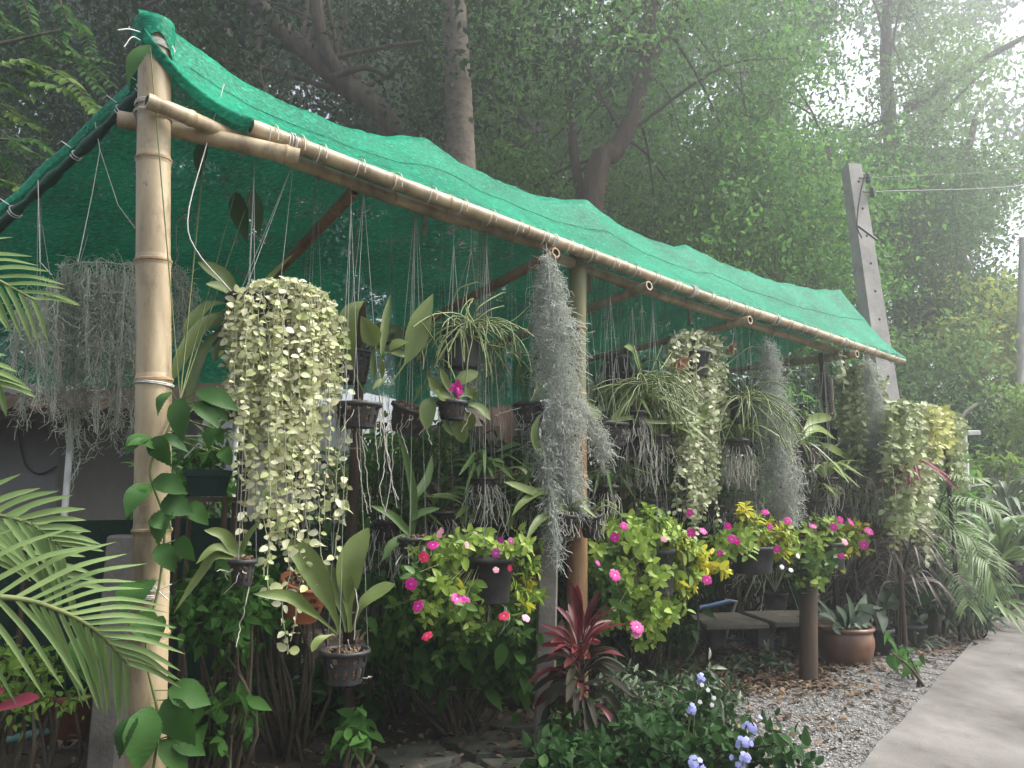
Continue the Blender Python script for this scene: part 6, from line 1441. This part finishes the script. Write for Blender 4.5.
# ------------------------------------------------------------------ shrubs and undergrowth
def gcl(pts, z, r, n, rng, jit): 
    out = []
    for k in range(n):
        p = G(*pts[rng.integers(0, len(pts))]); p = p + rng.normal(0, jit, 3) * (1, 1, 0); p[2] = abs(rng.uniform(*z)); out.append((p, rng.uniform(*r)))
    return out
def ubush(label, pts, z, r, n, per, size, leaf, sd, T=T_OVATE, jit=.12, group='undergrowth shrubs', name='shrub', stem='darkstem', droop=.1):
    rng = np.random.default_rng(sd); cl = gcl(pts, z, r, n, rng, jit); b = np.mean([G(*p) for p in pts], axis=0); b[2] = -.03
    return bush(name, label, 'shrub', b, cl, per, size, leaf, T, n, group, sd, stem, droop=droop)
ubush('leafy green shrub in front of the red cordyline pot', [(600, 790), (650, 760), (690, 775), (640, 790), (560, 800)], (.03, .20), (.08, .15), 30, 60, .055, 'lv_shrub', 91)
ubush('shrub with paler sage leaves right of the red cordyline', [(640, 745), (670, 725), (690, 740)], (.05, .26), (.07, .12), 16, 46, .065, 'lv_sage', 92, T_LANCE)
ubush('low grassy weeds at the foot of the short bamboo stake', [(640, 700), (670, 690), (700, 700), (620, 710)], (.01, .10), (.06, .11), 22, 60, .04, 'lv_shrub', 93, T_LANCE, group='weeds on the soil')
ubush('low grey-green leafy plant beside the blue pipes', [(725, 672), (745, 668), (765, 668)], (.02, .07), (.05, .08), 10, 16, .085, 'lv_sage', 94, T_LANCE)
# blue plumbago
rng = np.random.default_rng(95); T = bush('plumbago', 'sprawling shrub with blue flower heads at the bottom edge on the gravel', 'shrub', gz(G(700, 800)), gcl([(700, 790), (720, 770), (735, 790), (705, 745), (680, 790)], (.03, .18), (.06, .10), 20, rng, .10), 30, .045, 'lv_shrub', T_OVAL, 20, None, 96)
def bluehead(px, py, z, s, nn=13):
    p = G(px, py + 0) ; d = ray(px, py); k = (3.05 - 0) / d[1]; q = CAM + d * (z / d[1]); mb = MB()
    for i in range(nn):
        o = rng.normal(0, .85, 3) * s; f = nrm(o + np.array((0, -.02, .01))); mm = flower_mesh(q + o, f + (0, -.3, .2), .0095, rng)
        for vv in mm.v: pass
        off0 = mb.n
        for vv, (ff, mi, sm) in zip(mm.v, mm.f): pass
        V = np.concatenate(mm.v)
        for (ff, mi, sm) in mm.f: pass
        mb.v.append(V); mb.f += [(ff + off0, mi, sm) for ff, mi, sm in mm.f]; mb.n += len(V)
    f = T.part('flower_head', mb, [M['pet_blue'], M['pet_blue'], M['stem']]); ms = MB(); tube(ms, catmull([q, q + (-.02, .02, -.12), gz(q) + (-.05, .03, 0)], 8), .0025, 4); T.part('stalk', ms, [M['stem']], f)
for (px, py, z, s) in ((752, 726, 2.95, .015), (743, 742, 2.85, .014), (744, 758, 2.72, .019), (697, 766, 2.6, .012), (692, 709, 3.25, .008), (700, 678, 3.5, .010)): bluehead(px, py, z, s)
mb = MB()
for (px, py) in ((702, 685), (708, 690), (700, 702), (712, 705), (714, 698)):
    m_ = flower_mesh(P(px, py, 3.4), (0, -1, .4), .009, rng); V = np.concatenate(m_.v); mb.f += [(ff + mb.n, mi, sm) for ff, mi, sm in m_.f]; mb.v.append(V); mb.n += len(V)
T.part('faded_flowers', mb, [M['pet_white'], M['pet_white'], M['stem']])
# plants in the shade
def leafy(label, Y, x, y, n, r, per, size, leaf, sd, T=T_OVATE, bpx=None):
    cl = zone(sd, x, y, (Y - .25, Y + .25), n, r); b = gz(P(bpx or (x[0] + x[1]) / 2, 500, Y)); return bush('shrub', label, 'shrub', b, cl, per, size, leaf, T, n, 'undergrowth shrubs', sd)
leafy('fresh green compound-leaved shrub right of the thick bamboo post, low', 3.25, (170, 260), (588, 640), 16, (.06, .10), 26, .06, 'lv_under', 201, bpx=225)
leafy('bright leafy shrub behind the large terracotta pot', 3.7, (240, 350), (560, 625), 18, (.06, .11), 28, .062, 'lv_under', 202)
leafy('small green sprig close to the pipe, by the thick bamboo post', 3.3, (195, 245), (680, 745), 10, (.05, .09), 12, .085, 'lv_under', 203)
leafy('fine-leaved green shrub behind the palm frond, left', 3.0, (-10, 75), (645, 710), 14, (.06, .10), 30, .04, 'lv_lime', 204)
leafy('dark shrub under the first flower basket', 4.0, (400, 530), (630, 680), 26, (.08, .13), 26, .10, 'lv_under', 205)
leafy('low dark seedling by the small bamboo stake', 3.3, (320, 365), (725, 750), 6, (.04, .07), 14, .075, 'lv_under', 206)
leafy('dark shrub left of the first flower basket', 4.4, (370, 430), (560, 690), 22, (.08, .13), 26, .075, 'lv_under', 207)
leafy('very dark shrub in the deep shade below the lowest orchid', 4.2, (240, 360), (660, 730), 18, (.08, .14), 26, .08, 'lv_dark', 208)
leafy('dark leafy growth behind the red cordyline', 5.2, (590, 700), (560, 650), 28, (.10, .16), 30, .085, 'lv_shrub', 209)
for (Y, x, y, n, leaf, lab) in ((5.6, (350, 450), (430, 540), 26, 'lv_under', 'mid-green growth behind the long pale roots'), (5.9, (440, 560), (440, 530), 26, 'lv_shrub', 'green growth at the back between the boards and the moss cylinder'),
    (6.4, (590, 680), (400, 500), 26, 'lv_shrub', 'green growth at the back behind the arching orchid straps'), (6.8, (680, 770), (400, 500), 26, 'lv_mid', 'green growth at the back behind the variegated curtain'),
    (7.3, (770, 880), (390, 490), 30, 'lv_mid', 'green growth at the back of the far bay'), (5.2, (150, 230), (440, 520), 14, 'lv_under', 'leafy growth around the rack of the square planter')):
    leafy(lab, Y, x, y, n, (.10, .18), 26, .12, leaf, 220 + int(Y * 10), T_LANCE if n % 4 else T_OVATE)
leafy('dark growth behind the stone bench', 7.0, (690, 810), (560, 620), 24, (.12, .2), 40, .09, 'lv_dark', 210)
leafy('deep green growth at the back of the shelter, centre', 6.2, (380, 560), (540, 640), 36, (.14, .22), 40, .09, 'lv_dark', 211)
leafy('green plants standing at the back under the middle of the net', 6.6, (560, 760), (470, 560), 36, (.12, .22), 34, .10, 'lv_shrub', 212)
leafy('shadowy plants behind the strap clump', 7.4, (800, 940), (500, 620), 34, (.14, .22), 40, .10, 'lv_shrub', 213)
leafy('leafy seedling with heart leaves beside the black pots', 5.0, (890, 912), (648, 660), 4, (.04, .06), 7, .09, 'lv_under', 214)
leafy('dark purple edging plants at the far turn of the path', 9.2, (975, 1030), (572, 592), 22, (.10, .16), 40, .09, 'lv_purp', 215)
leafy('grassy tuft under the strap plants at the path edge', 6.5, (940, 990), (600, 622), 12, (.06, .10), 24, .11, 'lv_sage', 216, T_LANCE)
leafy('green foliage under the far pale curtains', 7.2, (880, 960), (470, 570), 24, (.12, .2), 36, .09, 'lv_mid', 217)
# spider-like tufts and low ferns
for (px, py, n, L, mat, lab, sd) in ((300, 722, 24, .32, 'lv_under', 'dark narrow-leaved tuft under the lowest orchid', 301), (420, 700, 20, .26, 'lv_under', 'narrow-leaved tuft beside the paving slabs', 302), (915, 648, 14, .3, 'lv_grey', 'striped narrow-leaved tuft at the gravel edge', 303)):
    rng = np.random.default_rng(sd); g = G(px, py); g[2] = -.01; mb = MB(); rosette(mb, g, n, L, .022, (.2, 1.3), rng, .9, STRP); single('leaf_tuft', mb, [M[mat]], lab, 'plant', 'narrow-leaved tufts')
# ------------------------------------------------------------------ bench, pipes
a, b = G(700, 640), G(800, 645)
c0 = P(725, 613, 6.2); T = Thing('stone_bench', 'low bench of two grey stone slabs behind the dark far post', 'bench', (c0[0], c0[1], 0)); top = c0[2]
for (px, w, dy, lab) in ((722, .46, 0, None), (790, .52, .12, None)):
    p = P(px, 614, 6.05 + dy); mb = MB(); box(mb, (p[0], p[1], top - .035 + .004 * dy), (w, .58, .04), (1, .12, 0), (-.12, 1, 0), 0, .008); T.part('slab', mb, [M['stone']])
for px in (712, 758, 800):
    p = P(px, 613, 6.3); mb = MB(); box(mb, (p[0], p[1], (top - .08) / 2), (.12, .34, top - .075), mi=0, bev=.006); T.part('leg', mb, [M['concrete']])
def pipe(label, pts, r, mat, name='pipe'):
    mb = MB(); tube(mb, catmull(pts, 24), r, 8); single(name, mb, [M[mat]], label, name.replace('_', ' '), 'pipes on the ground')
def gp(px, py, z): return G(px, py, z)
pipe('long blue water pipe lying across the soil behind the dark far post', [gp(690, 637, .02), gp(740, 640, .02), gp(790, 641, .02), gp(835, 641, .02)], .014, 'bluepipe')
pipe('upper blue pipe sloping up behind the yellow leaves', [P(610, 625, 5.8), P(650, 618, 6.0), P(690, 610, 6.2), P(730, 601, 6.4)], .018, 'bluepipe')
pipe('short grey pipe lying in front of the blue pipes', [gp(676, 626, .02), gp(690, 634, .02), gp(706, 643, .02)], .012, 'steel')
g = G(724, 641); q = P(736, 602, g[1] + .1); pipe('bent grey metal pipe standing up from the soil', [g + (0, 0, -.02), (g + q) / 2, q - (.005, 0, .01), q, P(725, 600, g[1] + .1)], .013, 'steel', 'bent_pipe')
pipe('grey pipe rail running low behind the first flower basket', [P(330, 676, 4.5), P(420, 656, 4.9), P(520, 632, 5.3), P(548, 626, 5.5)], .014, 'aquapipe')
pipe('thin blue hose lying left of the short bamboo post', [gp(596, 650, .02), gp(640, 640, .03), gp(665, 638, .02), gp(690, 641, .02)], .012, 'bluepipe', 'garden_hose')
# ------------------------------------------------------------------ light
SUN_AZ, SUN_EL = 84.0, 52.0            # degrees right of straight ahead, above the horizon
w = bpy.data.worlds.new('World'); SC.world = w; w.use_nodes = True
nt = w.node_tree; nt.nodes.clear()
wo = nt.nodes.new('ShaderNodeOutputWorld'); bg = nt.nodes.new('ShaderNodeBackground'); sk = nt.nodes.new('ShaderNodeTexSky')
sk.sky_type = 'NISHITA'; sk.sun_disc = False; sk.sun_elevation = R_(SUN_EL); sk.sun_rotation = R_(SUN_AZ)
sk.air_density = 1.0; sk.dust_density = 6.0; sk.ozone_density = 1.0; sk.altitude = 0
bg.inputs['Strength'].default_value = 0.15
hs = nt.nodes.new('ShaderNodeHueSaturation'); hs.inputs['Saturation'].default_value = .5; nt.links.new(sk.outputs[0], hs.inputs['Color']); nt.links.new(hs.outputs[0], bg.inputs[0]); nt.links.new(bg.outputs[0], wo.inputs[0])
sl = bpy.data.lights.new('sun', 'SUN'); sl.energy = 1.5; sl.angle = R_(14); sl.color = (1, .97, .92)
so = bpy.data.objects.new('sun', sl); COL.objects.link(so)
d = Vector((math.sin(R_(SUN_AZ)) * math.cos(R_(SUN_EL)), math.cos(R_(SUN_AZ)) * math.cos(R_(SUN_EL)), math.sin(R_(SUN_EL))))
so.rotation_euler = d.to_track_quat('Z', 'Y').to_euler(); so.location = (8, 4, 14)
HAZE = 0.014
if HAZE > 0:
    mb = MB(); box(mb, (0, 22, 11.5), (60, 56, 25)); mh, nt, out = _mat('haze_air')
    pv = nt.nodes.new('ShaderNodeVolumePrincipled'); pv.inputs['Density'].default_value = HAZE; pv.inputs['Color'].default_value = (.90, .96, .97, 1); pv.inputs['Anisotropy'].default_value = .68
    nt.links.new(pv.outputs[0], out.inputs['Volume'])
    o = mb.build('haze', [mh]); o['kind'] = 'stuff'; o['label'] = 'thin pale haze hanging among the trees'; o['category'] = 'haze'
SC.view_settings.view_transform = 'Standard'; SC.view_settings.look = 'None'; SC.view_settings.gamma = 1; SC.view_settings.use_curve_mapping = False
SC.view_settings.exposure = 1.6
cy = SC.cycles
SC.render.engine = 'CYCLES'
cy.max_bounces = 5; cy.diffuse_bounces = 3; cy.glossy_bounces = 2; cy.transmission_bounces = 3; cy.transparent_max_bounces = 12; cy.volume_bounces = 0
cy.caustics_reflective = False; cy.caustics_refractive = False; cy.sample_clamp_indirect = 6
cy.use_adaptive_sampling = True; cy.adaptive_threshold = 0.02
try:
    cy.use_denoising = True; cy.denoiser = 'OPENIMAGEDENOISE'; cy.denoising_input_passes = 'RGB_ALBEDO_NORMAL'; cy.denoising_prefilter = 'ACCURATE'
except Exception: pass
